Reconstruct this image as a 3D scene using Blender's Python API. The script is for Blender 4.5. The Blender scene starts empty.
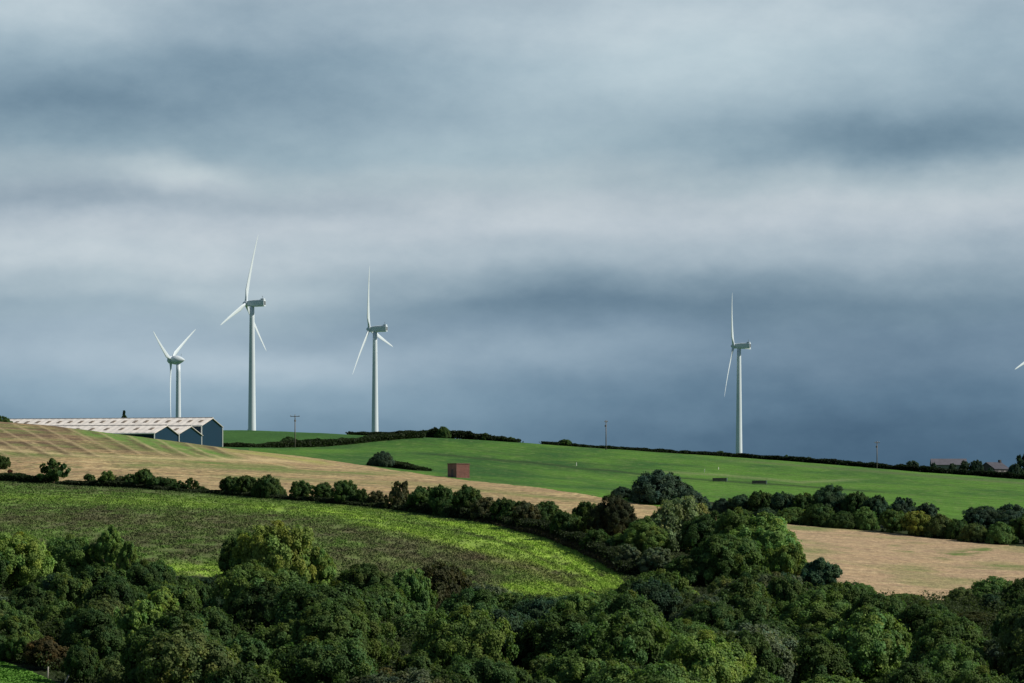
import bpy, bmesh, math, random
import numpy as np
from mathutils import Vector, Matrix

random.seed(11)
rng = np.random.default_rng(11)
F, HX, HY = 3413.0, 512.0, 520.0          # focal length in pixels, principal column, eye-level row
scene = bpy.context.scene
COL = scene.collection
def R(a): return math.radians(a)

# ------------------------------------------------------------------ tagging
def tag(o, label=None, cat=None, group=None, kind=None):
    if label: o['label'] = label
    if cat: o['category'] = cat
    if group: o['group'] = group
    if kind: o['kind'] = kind
    return o
def link(name, me, mats=None, parent=None):
    o = bpy.data.objects.new(name, me); COL.objects.link(o)
    if mats and me and not me.materials:
        for m in (mats if isinstance(mats, (list, tuple)) else [mats]): me.materials.append(m)
    if parent: o.parent = parent
    return o
def empty(name, loc=(0, 0, 0), rz=0.0):
    o = bpy.data.objects.new(name, None); COL.objects.link(o)
    o.location = loc; o.rotation_euler = (0, 0, rz); o.empty_display_size = 1
    return o
def copy_tree(o, parent=None):
    c = o.copy(); COL.objects.link(c)
    if parent: c.parent = parent
    for ch in [k for k in o.children]: copy_tree(ch, c)
    return c

# ------------------------------------------------------------------ noise
def _hash(ix, iy, s):
    h = (ix.astype(np.int64) * 374761393 + iy.astype(np.int64) * 668265263 + s * 982451653) & 0x7fffffff
    h = ((h ^ (h >> 13)) * 1274126177) & 0x7fffffff
    return ((h ^ (h >> 16)) & 0xffff) / 65535.0
def vnoise(x, y, s=0):
    x = np.asarray(x, float); y = np.asarray(y, float)
    ix = np.floor(x); iy = np.floor(y); fx = x - ix; fy = y - iy
    fx = fx * fx * (3 - 2 * fx); fy = fy * fy * (3 - 2 * fy)
    a = _hash(ix, iy, s); b = _hash(ix + 1, iy, s); c = _hash(ix, iy + 1, s); d = _hash(ix + 1, iy + 1, s)
    return (a + (b - a) * fx) * (1 - fy) + (c + (d - c) * fx) * fy
def fbm(x, y, s=0, o=4):
    t = 0; a = .5; n = 0
    for k in range(o):
        t = t + a * vnoise(x * 2 ** k, y * 2 ** k, s + k * 17); n += a; a *= .5
    return t / n

# ------------------------------------------------------------------ terrain: thin plate spline through surveyed points
def w_of(px, Y, py): return ((px - HX) / F * Y, Y, (HY - py) / F * Y)
def w_z(px, Y, z): return ((px - HX) / F * Y, Y, z)
R2 = [(-700, 470, 572), (0, 475, 573), (200, 480, 576), (350, 480, 598), (500, 480, 603), (620, 482, 594), (800, 490, 590), (930, 495, 602), (1024, 500, 596), (1700, 520, 592)]
R3 = [(-700, 760, 468), (-200, 705, 474), (0, 690, 481), (130, 670, 487), (260, 645, 497), (400, 610, 511), (500, 575, 525), (560, 545, 541), (610, 515, 562), (640, 500, 582)]
R4 = [(270, 862, 453), (350, 815, 463), (450, 765, 478), (600, 690, 497), (660, 675, 507), (780, 640, 524), (880, 630, 531), (960, 615, 540), (1024, 605, 547), (1700, 560, 560)]
R5 = [(-700, 820, 424), (-150, 830, 421), (0, 830, 422), (50, 830, 425.5), (100, 835, 432.3), (150, 840, 438.6), (222, 850, 447)]
RE = [(300, 960, 448), (350, 1000, 443), (420, 1020, 438), (512, 1030, 442), (620, 1055, 450), (740, 1080, 458), (880, 1070, 469), (1024, 1050, 480), (1700, 1000, 500)]
RF = [(-100, 1100, 440), (100, 1100, 436), (222, 1090, 430), (290, 1090, 432), (350, 1090, 435), (400, 1100, 440)]
pts = [w_of(*p) for L in (R2, R3, R4, R5, RE, RF) for p in L]
pts += [(0, 0, -1.7), (-60, 0, -2), (60, 0, -2), (-45, 60, -9), (0, 60, -9), (45, 60, -9), (-90, 150, -22), (0, 150, -22), (90, 150, -22),
        (-160, 240, -25), (0, 240, -26), (160, 240, -26)]
pts += [w_of(0, 330, 683), w_z(-700, 330, -15), w_z(250, 335, -17.5), w_z(512, 335, -19.3), w_z(800, 335, -19.5), w_z(1024, 335, -19), w_z(1700, 335, -19)]
pts += [w_z(0, 400, -12.3), w_z(250, 400, -13), w_z(512, 400, -15), w_z(800, 400, -15.5), w_z(1024, 400, -15), w_z(1700, 400, -14), w_z(-700, 400, -12)]
pts += [w_z(-300, 900, 19.6), w_z(0, 900, 20), w_z(100, 895, 20), w_z(170, 895, 19.9), w_z(222, 937, 20), w_z(0, 960, 19.7), w_z(110, 960, 19.6), w_z(-300, 960, 19)]
pts += [w_z(252, 1167, 28.8), w_z(375, 1277, 26.3), w_z(739, 1383, 24.6), w_z(175, 1295, 20), w_z(1036, 1350, 17), w_z(900, 1383, 17.5), w_z(600, 1300, 23),
        w_of(950, 1150, 475), w_of(1010, 1150, 480), w_z(1700, 1350, 5), w_z(0, 1350, 18), w_z(-700, 1350, 12), w_z(-700, 1000, 17)]
for pz in (-900, 0, 512, 1100, 1900):
    pts += [w_z(pz, 1750, 8), w_z(pz, 2500, -18), w_z(pz, 3600, -28)]
P = np.array(pts); SC = 100.0
def tps_k(r2): return np.where(r2 > 0, 0.5 * r2 * np.log(np.maximum(r2, 1e-12)), 0)
XY = P[:, :2] / SC; n = len(P)
D2 = ((XY[:, None] - XY[None]) ** 2).sum(-1)
K = tps_k(D2) + np.eye(n) * 0.02
A = np.zeros((n + 3, n + 3)); A[:n, :n] = K; A[:n, n] = 1; A[:n, n + 1:] = XY; A[n, :n] = 1; A[n + 1:, :n] = XY.T
W = np.linalg.solve(A, np.concatenate([P[:, 2], [0, 0, 0]]))
def height(x, y):
    x = np.atleast_1d(np.asarray(x, float)); y = np.atleast_1d(np.asarray(y, float))
    out = np.empty(x.shape); fx = x.ravel() / SC; fy = y.ravel() / SC; o = out.ravel()
    for i in range(0, fx.size, 40000):
        a = fx[i:i + 40000]; b = fy[i:i + 40000]
        d = (a[:, None] - XY[None, :, 0]) ** 2 + (b[:, None] - XY[None, :, 1]) ** 2
        o[i:i + 40000] = tps_k(d) @ W[:n] + W[n] + W[n + 1] * a + W[n + 2] * b
    z = o.reshape(out.shape)
    amp = np.clip((y - 200) / 200, 0, 1) * np.clip((1400 - y) / 300, 0.0, 1)
    return z + amp * (0.55 * (fbm(x / 34, y / 34, 3, 3) - .5) + 0.22 * (fbm(x / 6, y / 6, 9, 3) - .5))
def gz(x, y): return float(height(x, y)[0])
def at(px, Y, dz=0.0):
    x = (px - HX) / F * Y
    return Vector((x, Y, gz(x, Y) + dz))
def rib(L, px): return np.interp(px, [p[0] for p in L], [p[1] for p in L])

# ------------------------------------------------------------------ materials
def mat(name, color=(.5, .5, .5), rough=.8, spec=.3, metal=0.0, build=None):
    m = bpy.data.materials.new(name); m.use_nodes = True
    nt = m.node_tree; b = nt.nodes['Principled BSDF']
    b.inputs['Base Color'].default_value = (*color, 1); b.inputs['Roughness'].default_value = rough
    b.inputs['Specular IOR Level'].default_value = spec; b.inputs['Metallic'].default_value = metal
    if build: build(nt, b)
    return m
def node(nt, t, **kw):
    nd = nt.nodes.new(t)
    for k, v in kw.items():
        if isinstance(v, (int, float, str, bool)) and hasattr(nd, k): setattr(nd, k, v)
    return nd
def noise_mul(nt, src, scale, lo, hi, stretch=(1, 1, 1), detail=4.0, coord='Object', rough=.6):
    tc = node(nt, 'ShaderNodeTexCoord'); mp = node(nt, 'ShaderNodeMapping'); mp.inputs['Scale'].default_value = stretch
    nz = node(nt, 'ShaderNodeTexNoise'); nz.inputs['Scale'].default_value = scale; nz.inputs['Detail'].default_value = detail
    nz.inputs['Roughness'].default_value = rough
    nt.links.new(tc.outputs[coord], mp.inputs['Vector']); nt.links.new(mp.outputs[0], nz.inputs['Vector'])
    mr = node(nt, 'ShaderNodeMapRange'); mr.inputs['From Min'].default_value = .3; mr.inputs['From Max'].default_value = .7
    mr.inputs['To Min'].default_value = lo; mr.inputs['To Max'].default_value = hi
    nt.links.new(nz.outputs['Fac'], mr.inputs['Value'])
    vm = node(nt, 'ShaderNodeVectorMath', operation='SCALE')
    nt.links.new(src, vm.inputs[0]); nt.links.new(mr.outputs[0], vm.inputs['Scale'])
    return vm.outputs[0]
def rgb(nt, c):
    r = node(nt, 'ShaderNodeRGB'); r.outputs[0].default_value = (*c, 1); return r.outputs[0]
def noisy(c, scale=1.0, lo=.85, hi=1.15, stretch=(1, 1, 1)):
    def f(nt, b): nt.links.new(noise_mul(nt, rgb(nt, c), scale, lo, hi, stretch), b.inputs['Base Color'])
    return f
def field_build(nt, b):
    a = node(nt, 'ShaderNodeVertexColor'); a.layer_name = 'Crop'
    s = noise_mul(nt, a.outputs['Color'], 1.1, .72, 1.28, (1, .7, 1), 5)
    s = noise_mul(nt, s, 5.0, .8, 1.2, (1, .4, 1), 3)
    nt.links.new(s, b.inputs['Base Color'])
    tc = node(nt, 'ShaderNodeTexCoord'); nz = node(nt, 'ShaderNodeTexNoise'); nz.inputs['Scale'].default_value = 2.2; nz.inputs['Detail'].default_value = 6
    nt.links.new(tc.outputs['Object'], nz.inputs['Vector'])
    bp = node(nt, 'ShaderNodeBump'); bp.inputs['Strength'].default_value = .4; bp.inputs['Distance'].default_value = .35
    nt.links.new(nz.outputs['Fac'], bp.inputs['Height']); nt.links.new(bp.outputs[0], b.inputs['Normal'])
M_field = mat('field_soil_and_crop', rough=.95, spec=.1, build=field_build)

def leaf_material(name, transl=.38):
    m = bpy.data.materials.new(name); m.use_nodes = True; nt = m.node_tree; b = nt.nodes['Principled BSDF']
    out = nt.nodes['Material Output']
    oi = node(nt, 'ShaderNodeObjectInfo'); vc = node(nt, 'ShaderNodeVertexColor'); vc.layer_name = 'Var'
    sep = node(nt, 'ShaderNodeSeparateColor'); nt.links.new(vc.outputs['Color'], sep.inputs[0])
    vm = node(nt, 'ShaderNodeVectorMath', operation='MULTIPLY')
    nt.links.new(oi.outputs['Color'], vm.inputs[0]); nt.links.new(vc.outputs['Color'], vm.inputs[1])
    b.inputs['Roughness'].default_value = .65; b.inputs['Specular IOR Level'].default_value = .12
    nt.links.new(vm.outputs[0], b.inputs['Base Color'])
    tr = node(nt, 'ShaderNodeBsdfTranslucent')
    tm = node(nt, 'ShaderNodeVectorMath', operation='MULTIPLY'); tm.inputs[1].default_value = (1.1, 1.25, .7)
    nt.links.new(vm.outputs[0], tm.inputs[0]); nt.links.new(tm.outputs[0], tr.inputs['Color'])
    mx = node(nt, 'ShaderNodeMixShader'); mx.inputs[0].default_value = transl
    nt.links.new(b.outputs[0], mx.inputs[1]); nt.links.new(tr.outputs[0], mx.inputs[2]); nt.links.new(mx.outputs[0], out.inputs['Surface'])
    return m
M_leaf = leaf_material('foliage')
def tuft_build(nt, b):
    a = node(nt, 'ShaderNodeVertexColor'); a.layer_name = 'Crop'; nt.links.new(a.outputs['Color'], b.inputs['Base Color'])
M_tuft = mat('weeds_and_stalks', rough=.8, spec=.15, build=tuft_build)
M_bark = mat('bark', rough=.9, build=noisy((.09, .07, .05), 3, .7, 1.3, (1, 1, .3)))
M_white = mat('turbine_paint', (.62, .66, .66), .45, .4, build=noisy((.60, .685, .755), .25, .93, 1.04, (1, 1, .3)))
M_grey = mat('turbine_dark_trim', (.12, .14, .15), .5)
M_roof = mat('fibre_cement_roof', rough=.8, build=noisy((.70, .67, .63), .3, .80, 1.12, (1, 2.5, 1)))
M_navy = mat('navy_cladding', rough=.6, spec=.2, build=noisy((.004, .026, .050), 1.0, .85, 1.15, (6, 6, .2)))
M_sky = mat('roof_skylight', (.20, .165, .13), .5)
M_pipe = mat('pale_pipe', (.55, .6, .58), .5)
M_trim = mat('pale_trim', (.5, .48, .45), .6)
M_conc = mat('concrete', rough=.9, build=noisy((.32, .3, .28), 1.5, .8, 1.15))
M_wood = mat('weathered_wood', rough=.9, build=noisy((.16, .14, .12), 2, .7, 1.3, (1, 1, .2)))
M_palewood = mat('pale_post_wood', rough=.9, build=noisy((.26, .25, .22), 2, .7, 1.3, (1, 1, .2)))
M_ins = mat('insulator', (.3, .3, .3), .3)
M_dark = mat('dark_opening', (.01, .012, .014), .6)
M_slate = mat('slate_roof', rough=.7, build=noisy((.06, .062, .08), .8, .8, 1.2))
M_pinkroof = mat('weathered_tin_roof', rough=.7, build=noisy((.115, .115, .14), .5, .85, 1.15))
M_stone = mat('dark_stone_wall', rough=.9, build=noisy((.06, .06, .065), 1.2, .7, 1.25))
M_cream = mat('cream_render_wall', rough=.85, build=noisy((.2, .2, .19), .8, .85, 1.1))
M_galv = mat('galvanised_steel', (.45, .47, .47), .4, .5, .5)
M_box = mat('dark_stained_boards', rough=.85, build=noisy((.10, .09, .085), 1.5, .7, 1.3))
def brick_build(nt, b):
    tc = node(nt, 'ShaderNodeTexCoord'); br = node(nt, 'ShaderNodeTexBrick')
    br.inputs['Scale'].default_value = 4.5; br.inputs['Color1'].default_value = (.155, .058, .045, 1); br.inputs['Color2'].default_value = (.115, .044, .036, 1)
    br.inputs['Mortar'].default_value = (.25, .2, .17, 1); br.inputs['Mortar Size'].default_value = .012
    mp = node(nt, 'ShaderNodeMapping'); mp.inputs['Rotation'].default_value = (R(90), 0, 0)
    nt.links.new(tc.outputs['Object'], mp.inputs['Vector']); nt.links.new(mp.outputs[0], br.inputs['Vector'])
    nt.links.new(noise_mul(nt, br.outputs['Color'], 1.2, .75, 1.2), b.inputs['Base Color'])
M_brick = mat('red_brick', rough=.9, build=brick_build)

# ------------------------------------------------------------------ field colours (what grows where)
def band(px, py, poly, w, lo=None, hi=None, soft=14):
    xs = [p[0] for p in poly]; ys = [p[1] for p in poly]
    ww = np.interp(px, xs, w) if isinstance(w, (list, tuple)) else w
    v = np.exp(-((py - np.interp(px, xs, ys)) / ww) ** 2)
    if lo is None: lo = xs[0]
    if hi is None: hi = xs[-1]
    return v * np.clip((px - lo) / soft, 0, 1) * np.clip((hi - px) / soft, 0, 1)
def mixc(a, b, t): return a + (b - a) * np.clip(t, 0, 1)[..., None]
C = lambda *v: np.array(v, float)
def col_crop(px, Y, py, x):
    nA = fbm(x / 2.2, Y / 5.0, 21, 4); nB = fbm(x / 14, Y / 30, 5, 3); nC = fbm(x / .8, Y / 1.4, 41, 2)
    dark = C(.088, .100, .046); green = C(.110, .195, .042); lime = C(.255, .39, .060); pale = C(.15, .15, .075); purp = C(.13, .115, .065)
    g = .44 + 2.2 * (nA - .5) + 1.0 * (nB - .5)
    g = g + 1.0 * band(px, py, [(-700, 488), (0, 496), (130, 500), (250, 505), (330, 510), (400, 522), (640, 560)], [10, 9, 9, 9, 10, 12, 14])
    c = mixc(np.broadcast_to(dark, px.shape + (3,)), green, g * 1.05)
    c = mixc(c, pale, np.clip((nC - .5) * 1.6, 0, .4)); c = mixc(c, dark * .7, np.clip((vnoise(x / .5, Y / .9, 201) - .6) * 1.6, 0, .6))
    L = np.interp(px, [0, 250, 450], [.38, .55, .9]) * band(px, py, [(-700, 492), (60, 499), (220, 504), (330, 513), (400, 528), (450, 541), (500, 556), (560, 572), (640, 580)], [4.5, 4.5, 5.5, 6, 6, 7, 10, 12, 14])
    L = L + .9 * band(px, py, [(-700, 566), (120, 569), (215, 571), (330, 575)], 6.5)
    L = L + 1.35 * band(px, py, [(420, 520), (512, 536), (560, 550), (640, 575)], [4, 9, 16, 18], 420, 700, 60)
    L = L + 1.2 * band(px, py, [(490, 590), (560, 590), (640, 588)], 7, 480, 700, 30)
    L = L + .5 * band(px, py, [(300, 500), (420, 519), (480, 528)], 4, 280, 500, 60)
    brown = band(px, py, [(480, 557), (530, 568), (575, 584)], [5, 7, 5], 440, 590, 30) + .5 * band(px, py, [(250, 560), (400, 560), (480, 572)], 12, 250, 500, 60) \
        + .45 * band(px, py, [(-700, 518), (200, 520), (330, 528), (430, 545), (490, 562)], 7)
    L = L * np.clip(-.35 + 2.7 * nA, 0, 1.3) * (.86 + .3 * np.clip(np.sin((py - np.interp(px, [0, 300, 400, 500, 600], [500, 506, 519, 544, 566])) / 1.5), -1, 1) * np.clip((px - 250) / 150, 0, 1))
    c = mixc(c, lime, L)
    c = mixc(c, purp, brown * (.35 + .9 * nA) * .8)
    ln = (rib(R3, px) - Y) + (fbm(x / 25, Y / 25, 301, 2) - .5) * 4
    st = np.clip(np.sin(ln * 2 * np.pi / 9.5) * 1.6, -1, 1)
    c = c * (1 + (.06 + .07 * np.clip((px - 300) / 200, 0, 1)) * st)[..., None]
    c = mixc(c, C(.075, .07, .04), .45 * np.exp(-((np.mod(ln, 24) - 12) / .9) ** 2))
    # grassy headland under the hedge and a worn wheel line
    c = mixc(c, C(.07, .11, .035), np.exp(-((Y - rib(R3, px) + 3) / 4.0) ** 2) * .8)
    return c
def col_stubble(px, Y, py, x):
    q = x * .95 + Y * .3; r = Y * .95 - x * .3
    nA = fbm(q / 9, r / 2.6, 31, 4); nB = fbm(x / 30, Y / 40, 33, 3); nC = fbm(x / 1.2, Y / 1.6, 35, 3); nD = fbm(q / 26, r / 3.5, 71, 3)
    tan = C(.41, .300, .155); pink = C(.31, .220, .130); straw = C(.52, .42, .23); green = C(.13, .19, .055); brown = C(.16, .115, .07)
    c = mixc(np.broadcast_to(tan, px.shape + (3,)), pink, (nA - .42) * 4.0); c = mixc(c, straw, (fbm(q / 14, r / 1.3, 73, 3) - .52) * 4.0)
    c = mixc(c, straw, (nC - .5) * 2.0)
    c = mixc(c, brown, np.clip((nC - .54) * 3.5, 0, .75)); c = mixc(c, C(.15, .17, .07), np.clip((fbm(q / 3.5, r / 1.2, 75, 3) - .6) * 4.5, 0, .7)); c = c * (1 - .28 * np.clip((vnoise(x / .45, Y / .9, 203) - .55) * 3, 0, 1))[..., None]
    left = np.clip((300 - px) / 120, 0, 1)
    up = np.clip((458 + (px - 0) * .02 - py) / 12, 0, 1) * left
    c = mixc(c, C(.135, .095, .062), up * np.clip(-.5 + 2.6 * nA, 0.1, 1.1) * .85)
    c = mixc(c, green, up * np.clip((nD - .46) * 3, 0, .55))
    c = mixc(c, green, .85 * band(px, py, [(-700, 452), (0, 453), (60, 454), (120, 457), (200, 462), (300, 470)], 3.2) * (nA * 1.8))
    c = mixc(c, straw, .75 * band(px, py + (nD - .5) * 3, [(-700, 447), (0, 449), (70, 455), (140, 458), (240, 460), (320, 462)], 1.5))
    c = mixc(c, green, .8 * band(px, py, [(110, 466), (170, 465), (256, 469), (330, 473)], 2.2, 100, 420, 30) * (nD * 1.7))
    c = mixc(c, green, .5 * band(px, py, [(200, 475), (300, 480), (420, 484), (600, 503)], 2.0, 200, 600, 30) * (nD * 1.8))
    c = mixc(c, C(.12, .22, .05), 1.15 * band(px, py, [(70, 430), (105, 434), (150, 442), (200, 452), (240, 458)], [3, 6, 7, 5, 2], 62, 250, 30))
    c = mixc(c, C(.30, .30, .10), .9 * band(px, py, [(215, 449), (270, 455), (330, 464)], 2.2, 215, 340, 20))
    for (x0, y0, x1, y1) in ((48, 433, 92, 452), (66, 430, 100, 447), (20, 436, 52, 452), (125, 438, 178, 458), (150, 441, 196, 458), (172, 446, 222, 462), (186, 447, 236, 462), (230, 452, 300, 470)):
        c = mixc(c, straw, .5 * band(px, py + (nC - .5) * 2, [(x0, y0), (x1, y1)], 1.0, x0, x1, 12) * np.clip(3 * nA - .8, 0, 1.2))
    ln = Y - np.interp(px, [-700, 0, 260, 640, 1024], [760, 690, 660, 600, 600]) + (fbm(x / 30, Y / 30, 303, 2) - .5) * 5
    c = c * (1 + .10 * np.clip(np.sin(ln * 2 * np.pi / 4.2) * 1.5, -1, 1))[..., None]
    c = mixc(c, C(.20, .165, .09), .6 * np.exp(-((np.mod(ln, 21) - 9) / .7) ** 2) + .6 * np.exp(-((np.mod(ln, 21) - 12) / .7) ** 2))
    # ridged brown ground with pale wheel lines on the brow
    dg = (px - 30) - (py - 425) * 1.9
    st = np.clip(.5 + .5 * np.sin(dg / 3.6 + 1.2 * fbm(px / 60, py / 14, 79, 2)), 0, 1) ** 2
    hump = np.clip((459 - py) / 6, 0, 1) * np.clip((262 - px) / 50, 0, 1) * np.clip(nA * 2.8 - .35, 0, 1)
    c = mixc(c, C(.10, .07, .045), hump * st * .8 * np.clip(fbm(x / 9, Y / 14, 311, 3) * 3.4 - .9, 0, 1)); c = mixc(c, C(.48, .38, .23), hump * np.clip(-np.cos(dg / 3.6 + 1.2 * fbm(px / 60, py / 14, 79, 2)) * 3 - 2.2, 0, 1) * .5)
    right = np.clip((px - 760) / 40, 0, 1)
    c = mixc(c, C(.40, .295, .20), right * .5)
    c = mixc(c, green * .9, right * 1.0 * band(px, py, [(890, 547), (925, 552), (945, 556), (1000, 547)], [2.5, 3, 4, 2], 885, 1010, 12) * np.clip((fbm(x / 5, Y / 5, 57, 3) - .42) * 8, 0, 1))
    c = mixc(c, green, right * np.clip((fbm(x / 16, Y / 14, 55, 3) - .55) * 3.0, 0, .75))
    return c
def col_pasture(px, Y, py, x):
    nA = fbm(x / 12, Y / 30, 61, 4); nB = fbm(x / 1.5, Y / 4, 63, 3); nW = fbm(x / 60, Y / 90, 69, 2)
    g1 = C(.034, .100, .023); g2 = C(.082, .188, .028)
    c = mixc(np.broadcast_to(g1, px.shape + (3,)), g2, (nA - .3) * 1.9 + np.clip((px - 480) / 800, 0, .5) + (nW - .5) * .8)
    c = mixc(c, C(.15, .21, .07), np.clip((nB - .58) * 2.2, 0, .45))
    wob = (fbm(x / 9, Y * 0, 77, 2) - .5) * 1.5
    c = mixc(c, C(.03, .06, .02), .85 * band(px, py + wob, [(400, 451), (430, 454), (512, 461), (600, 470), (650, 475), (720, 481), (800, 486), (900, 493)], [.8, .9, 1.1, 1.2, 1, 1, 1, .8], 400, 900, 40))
    c = mixc(c, C(.22, .27, .12), .5 * band(px, py + wob, [(640, 470), (720, 475), (800, 482), (860, 479)], 1.2, 640, 870, 30))
    ln = Y - rib(R4, px) + (fbm(x / 40, Y / 40, 305, 2) - .5) * 8
    c = c * (1 + .06 * np.clip(np.sin(ln * 2 * np.pi / 13) * 1.4, -1, 1))[..., None]
    c = mixc(c, C(.06, .09, .03), .35 * np.exp(-((np.mod(ln, 48) - 20) / 1.3) ** 2) + .35 * np.exp(-((np.mod(ln, 48) - 25) / 1.3) ** 2))
    c = mixc(c, C(.10, .13, .06), .6 * band(px, py, [(740, 461), (880, 472), (1030, 484), (1700, 505)], 1.2, 700, 1700, 60))
    return c
def col_hill(px, Y, py, x):
    nA = fbm(x / 12, Y / 30, 81, 4)
    return mixc(np.broadcast_to(C(.035, .10, .025), px.shape + (3,)), C(.06, .15, .035), (nA - .2) * 1.3)
def col_meadow(px, Y, py, x):
    nA = fbm(x / 3, Y / 8, 83, 4)
    return mixc(np.broadcast_to(C(.07, .17, .025), px.shape + (3,)), C(.11, .25, .035), (nA - .2) * 1.4)
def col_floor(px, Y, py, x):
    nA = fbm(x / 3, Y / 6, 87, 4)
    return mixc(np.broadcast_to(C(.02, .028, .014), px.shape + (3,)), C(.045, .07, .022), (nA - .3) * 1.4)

# ------------------------------------------------------------------ terrain mesh, one sheet cut along the field boundaries
cols = np.concatenate([np.linspace(-2600, -160, 50)[:-1], np.linspace(-160, -10, 26)[:-1], np.arange(-10, 1036, 1.8), np.linspace(1040, 1200, 28), np.linspace(1260, 3600, 50)])
rows = np.concatenate([[2, 10, 25, 45], np.arange(65, 300, 14), np.arange(300, 1120, 1.15), np.arange(1120, 1500, 6), np.arange(1500, 3600, 60)])
PX, YY = np.meshgrid(cols, rows)
XX = (PX - HX) / F * YY
ZZ = height(XX, YY)
PY = HY - ZZ / YY * F
nr, nc = PX.shape
fpx = (PX[:-1, :-1] + PX[1:, 1:]) / 2; fY = (YY[:-1, :-1] + YY[1:, 1:]) / 2; fx = (XX[:-1, :-1] + XX[1:, 1:]) / 2
jit = (fbm(fx / 4, fY / 6, 91, 3) - .5) * 5
far_px = lambda L: rib(L, fpx)
cls = np.full(fpx.shape, 5)                                   # hilltop beyond
Rm = np.where(fpx < 270, rib(R5, fpx), far_px(R4))
Rm = np.where((fpx >= 222) & (fpx < 270), np.interp(fpx, [222, 270], [850, 862]), Rm)
E = np.where(fpx < 300, 1e9, far_px(RE))
pas = (fY > Rm) & (fpx > 250 - 0 * fY) & (fY < np.where(fpx < 300, 925, E))
cls[pas] = 4
stub = (fY <= Rm + jit * .3)
cls[stub] = 3
crop = (fY < rib(R3, fpx) + jit * .5) & (fpx < 641)
cls[crop] = 2
floor_ = (fY < rib(R2, fpx) + jit * .6) | ((fpx > 628) & (fpx < 790) & (fY < np.interp(fpx, [628, 700, 790], [560, 590, 500]) + jit))
cls[floor_] = 0
belt = (fpx > 690) & (fY > far_px(R4) - 1) & (fY < far_px(R4) + 42 - np.clip((fpx - 860) / 100, 0, 1) * 18 + jit)
cls[belt] = 0
mead = (fY < 351.5 - np.clip(fpx, -700, 70) * .30 + jit * .3) & (fpx < 78) & (fY > 150)
cls[mead] = 1
SPEC = [('valley_floor', col_floor), ('meadow', col_meadow), ('crop_field', col_crop), ('stubble_field', col_stubble), ('pasture', col_pasture), ('hilltop_ground', col_hill)]
idx = np.arange(nr * nc).reshape(nr, nc)
quads = np.stack([idx[:-1, :-1], idx[:-1, 1:], idx[1:, 1:], idx[1:, :-1]], -1)
V = np.stack([XX, YY, ZZ], -1).reshape(-1, 3)
def mesh_np(name, verts, faces, nside, colors=None, layer='Var', smooth=True):
    me = bpy.data.meshes.new(name)
    me.vertices.add(len(verts)); me.vertices.foreach_set('co', np.ascontiguousarray(verts, dtype=np.float32).ravel())
    nf = len(faces); me.loops.add(nf * nside); me.polygons.add(nf)
    me.loops.foreach_set('vertex_index', np.ascontiguousarray(faces, dtype=np.int32).ravel())
    me.polygons.foreach_set('loop_start', np.arange(0, nf * nside, nside, dtype=np.int32))
    me.polygons.foreach_set('loop_total', np.full(nf, nside, dtype=np.int32))
    me.polygons.foreach_set('use_smooth', np.full(nf, smooth))
    me.update(calc_edges=True)
    if colors is not None:
        a = me.color_attributes.new(layer, 'FLOAT_COLOR', 'POINT')
        a.data.foreach_set('color', np.concatenate([colors, np.ones((len(colors), 1))], 1).astype(np.float32).ravel())
    return me
fpxv, fYv, fPYv, fxv = PX.ravel(), YY.ravel(), PY.ravel(), XX.ravel()
for k, (nm, cf) in enumerate(SPEC):
    q = quads[cls == k]
    if not len(q): continue
    u, inv = np.unique(q, return_inverse=True)
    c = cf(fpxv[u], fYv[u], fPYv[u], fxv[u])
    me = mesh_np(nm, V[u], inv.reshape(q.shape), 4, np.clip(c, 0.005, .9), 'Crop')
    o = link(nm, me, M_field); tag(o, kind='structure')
# land further out, all round
bm = bmesh.new()
bmesh.ops.create_circle(bm, cap_ends=True, segments=64, radius=16000)
me = bpy.data.meshes.new('distant_ground'); bm.to_mesh(me); bm.free()
me.color_attributes.new('Crop', 'FLOAT_COLOR', 'POINT').data.foreach_set('color', np.tile([.06, .09, .04, 1], len(me.vertices)).astype(np.float32))
o = link('distant_ground', me, M_field); o.location = (0, 2000, -34); tag(o, kind='structure')

# ------------------------------------------------------------------ weeds, stalks and grass as loose cover
def tufts(name, label, cat, N, region, colfun, hgt, wid, shade=(.6, 1.35), blades=2, lean=.5):
    px, Y = region(N)
    x = (px - HX) / F * Y; z = height(x, Y); py = HY - z / Y * F
    c = colfun(px, Y, py, x); k = len(px)
    c = c * rng.uniform(shade[0], shade[1], (k, 1))
    vs, cs = [], []
    for b in range(blades):
        a = rng.uniform(0, math.pi, k); h = hgt * rng.uniform(.4, 1.3, k); w = wid * rng.uniform(.5, 1.2, k)
        dx, dy = np.cos(a) * w, np.sin(a) * w; lx, ly = rng.normal(0, lean, k) * h, rng.normal(0, lean, k) * h
        p0 = np.stack([x - dx, Y - dy, z - .03], 1); p1 = np.stack([x + dx, Y + dy, z - .03], 1); p2 = np.stack([x + lx + dx * .6, Y + ly, z + h], 1); p3 = np.stack([x + lx - dx * .6, Y + ly, z + h * .8], 1)
        vs.append(np.stack([p0, p1, p2, p3], 1).reshape(-1, 3)); cs.append(np.repeat(c, 4, 0))
    Vt = np.concatenate(vs); f = np.arange(len(Vt)).reshape(-1, 4)
    me = mesh_np(name, Vt, f, 4, np.clip(np.concatenate(cs), .004, .9), 'Crop', False)
    o = link(name, me, M_tuft); tag(o, label, cat, kind='stuff'); return o
def reg(px0, px1, lo, hi, pow_=1.0):
    def f(N):
        px = rng.uniform(px0, px1, N); a = lo(px); b = hi(px); m = b > a + 1
        px = px[m]; Y = a[m] + (b[m] - a[m]) * rng.random(m.sum()); return px, Y
    return f
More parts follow.
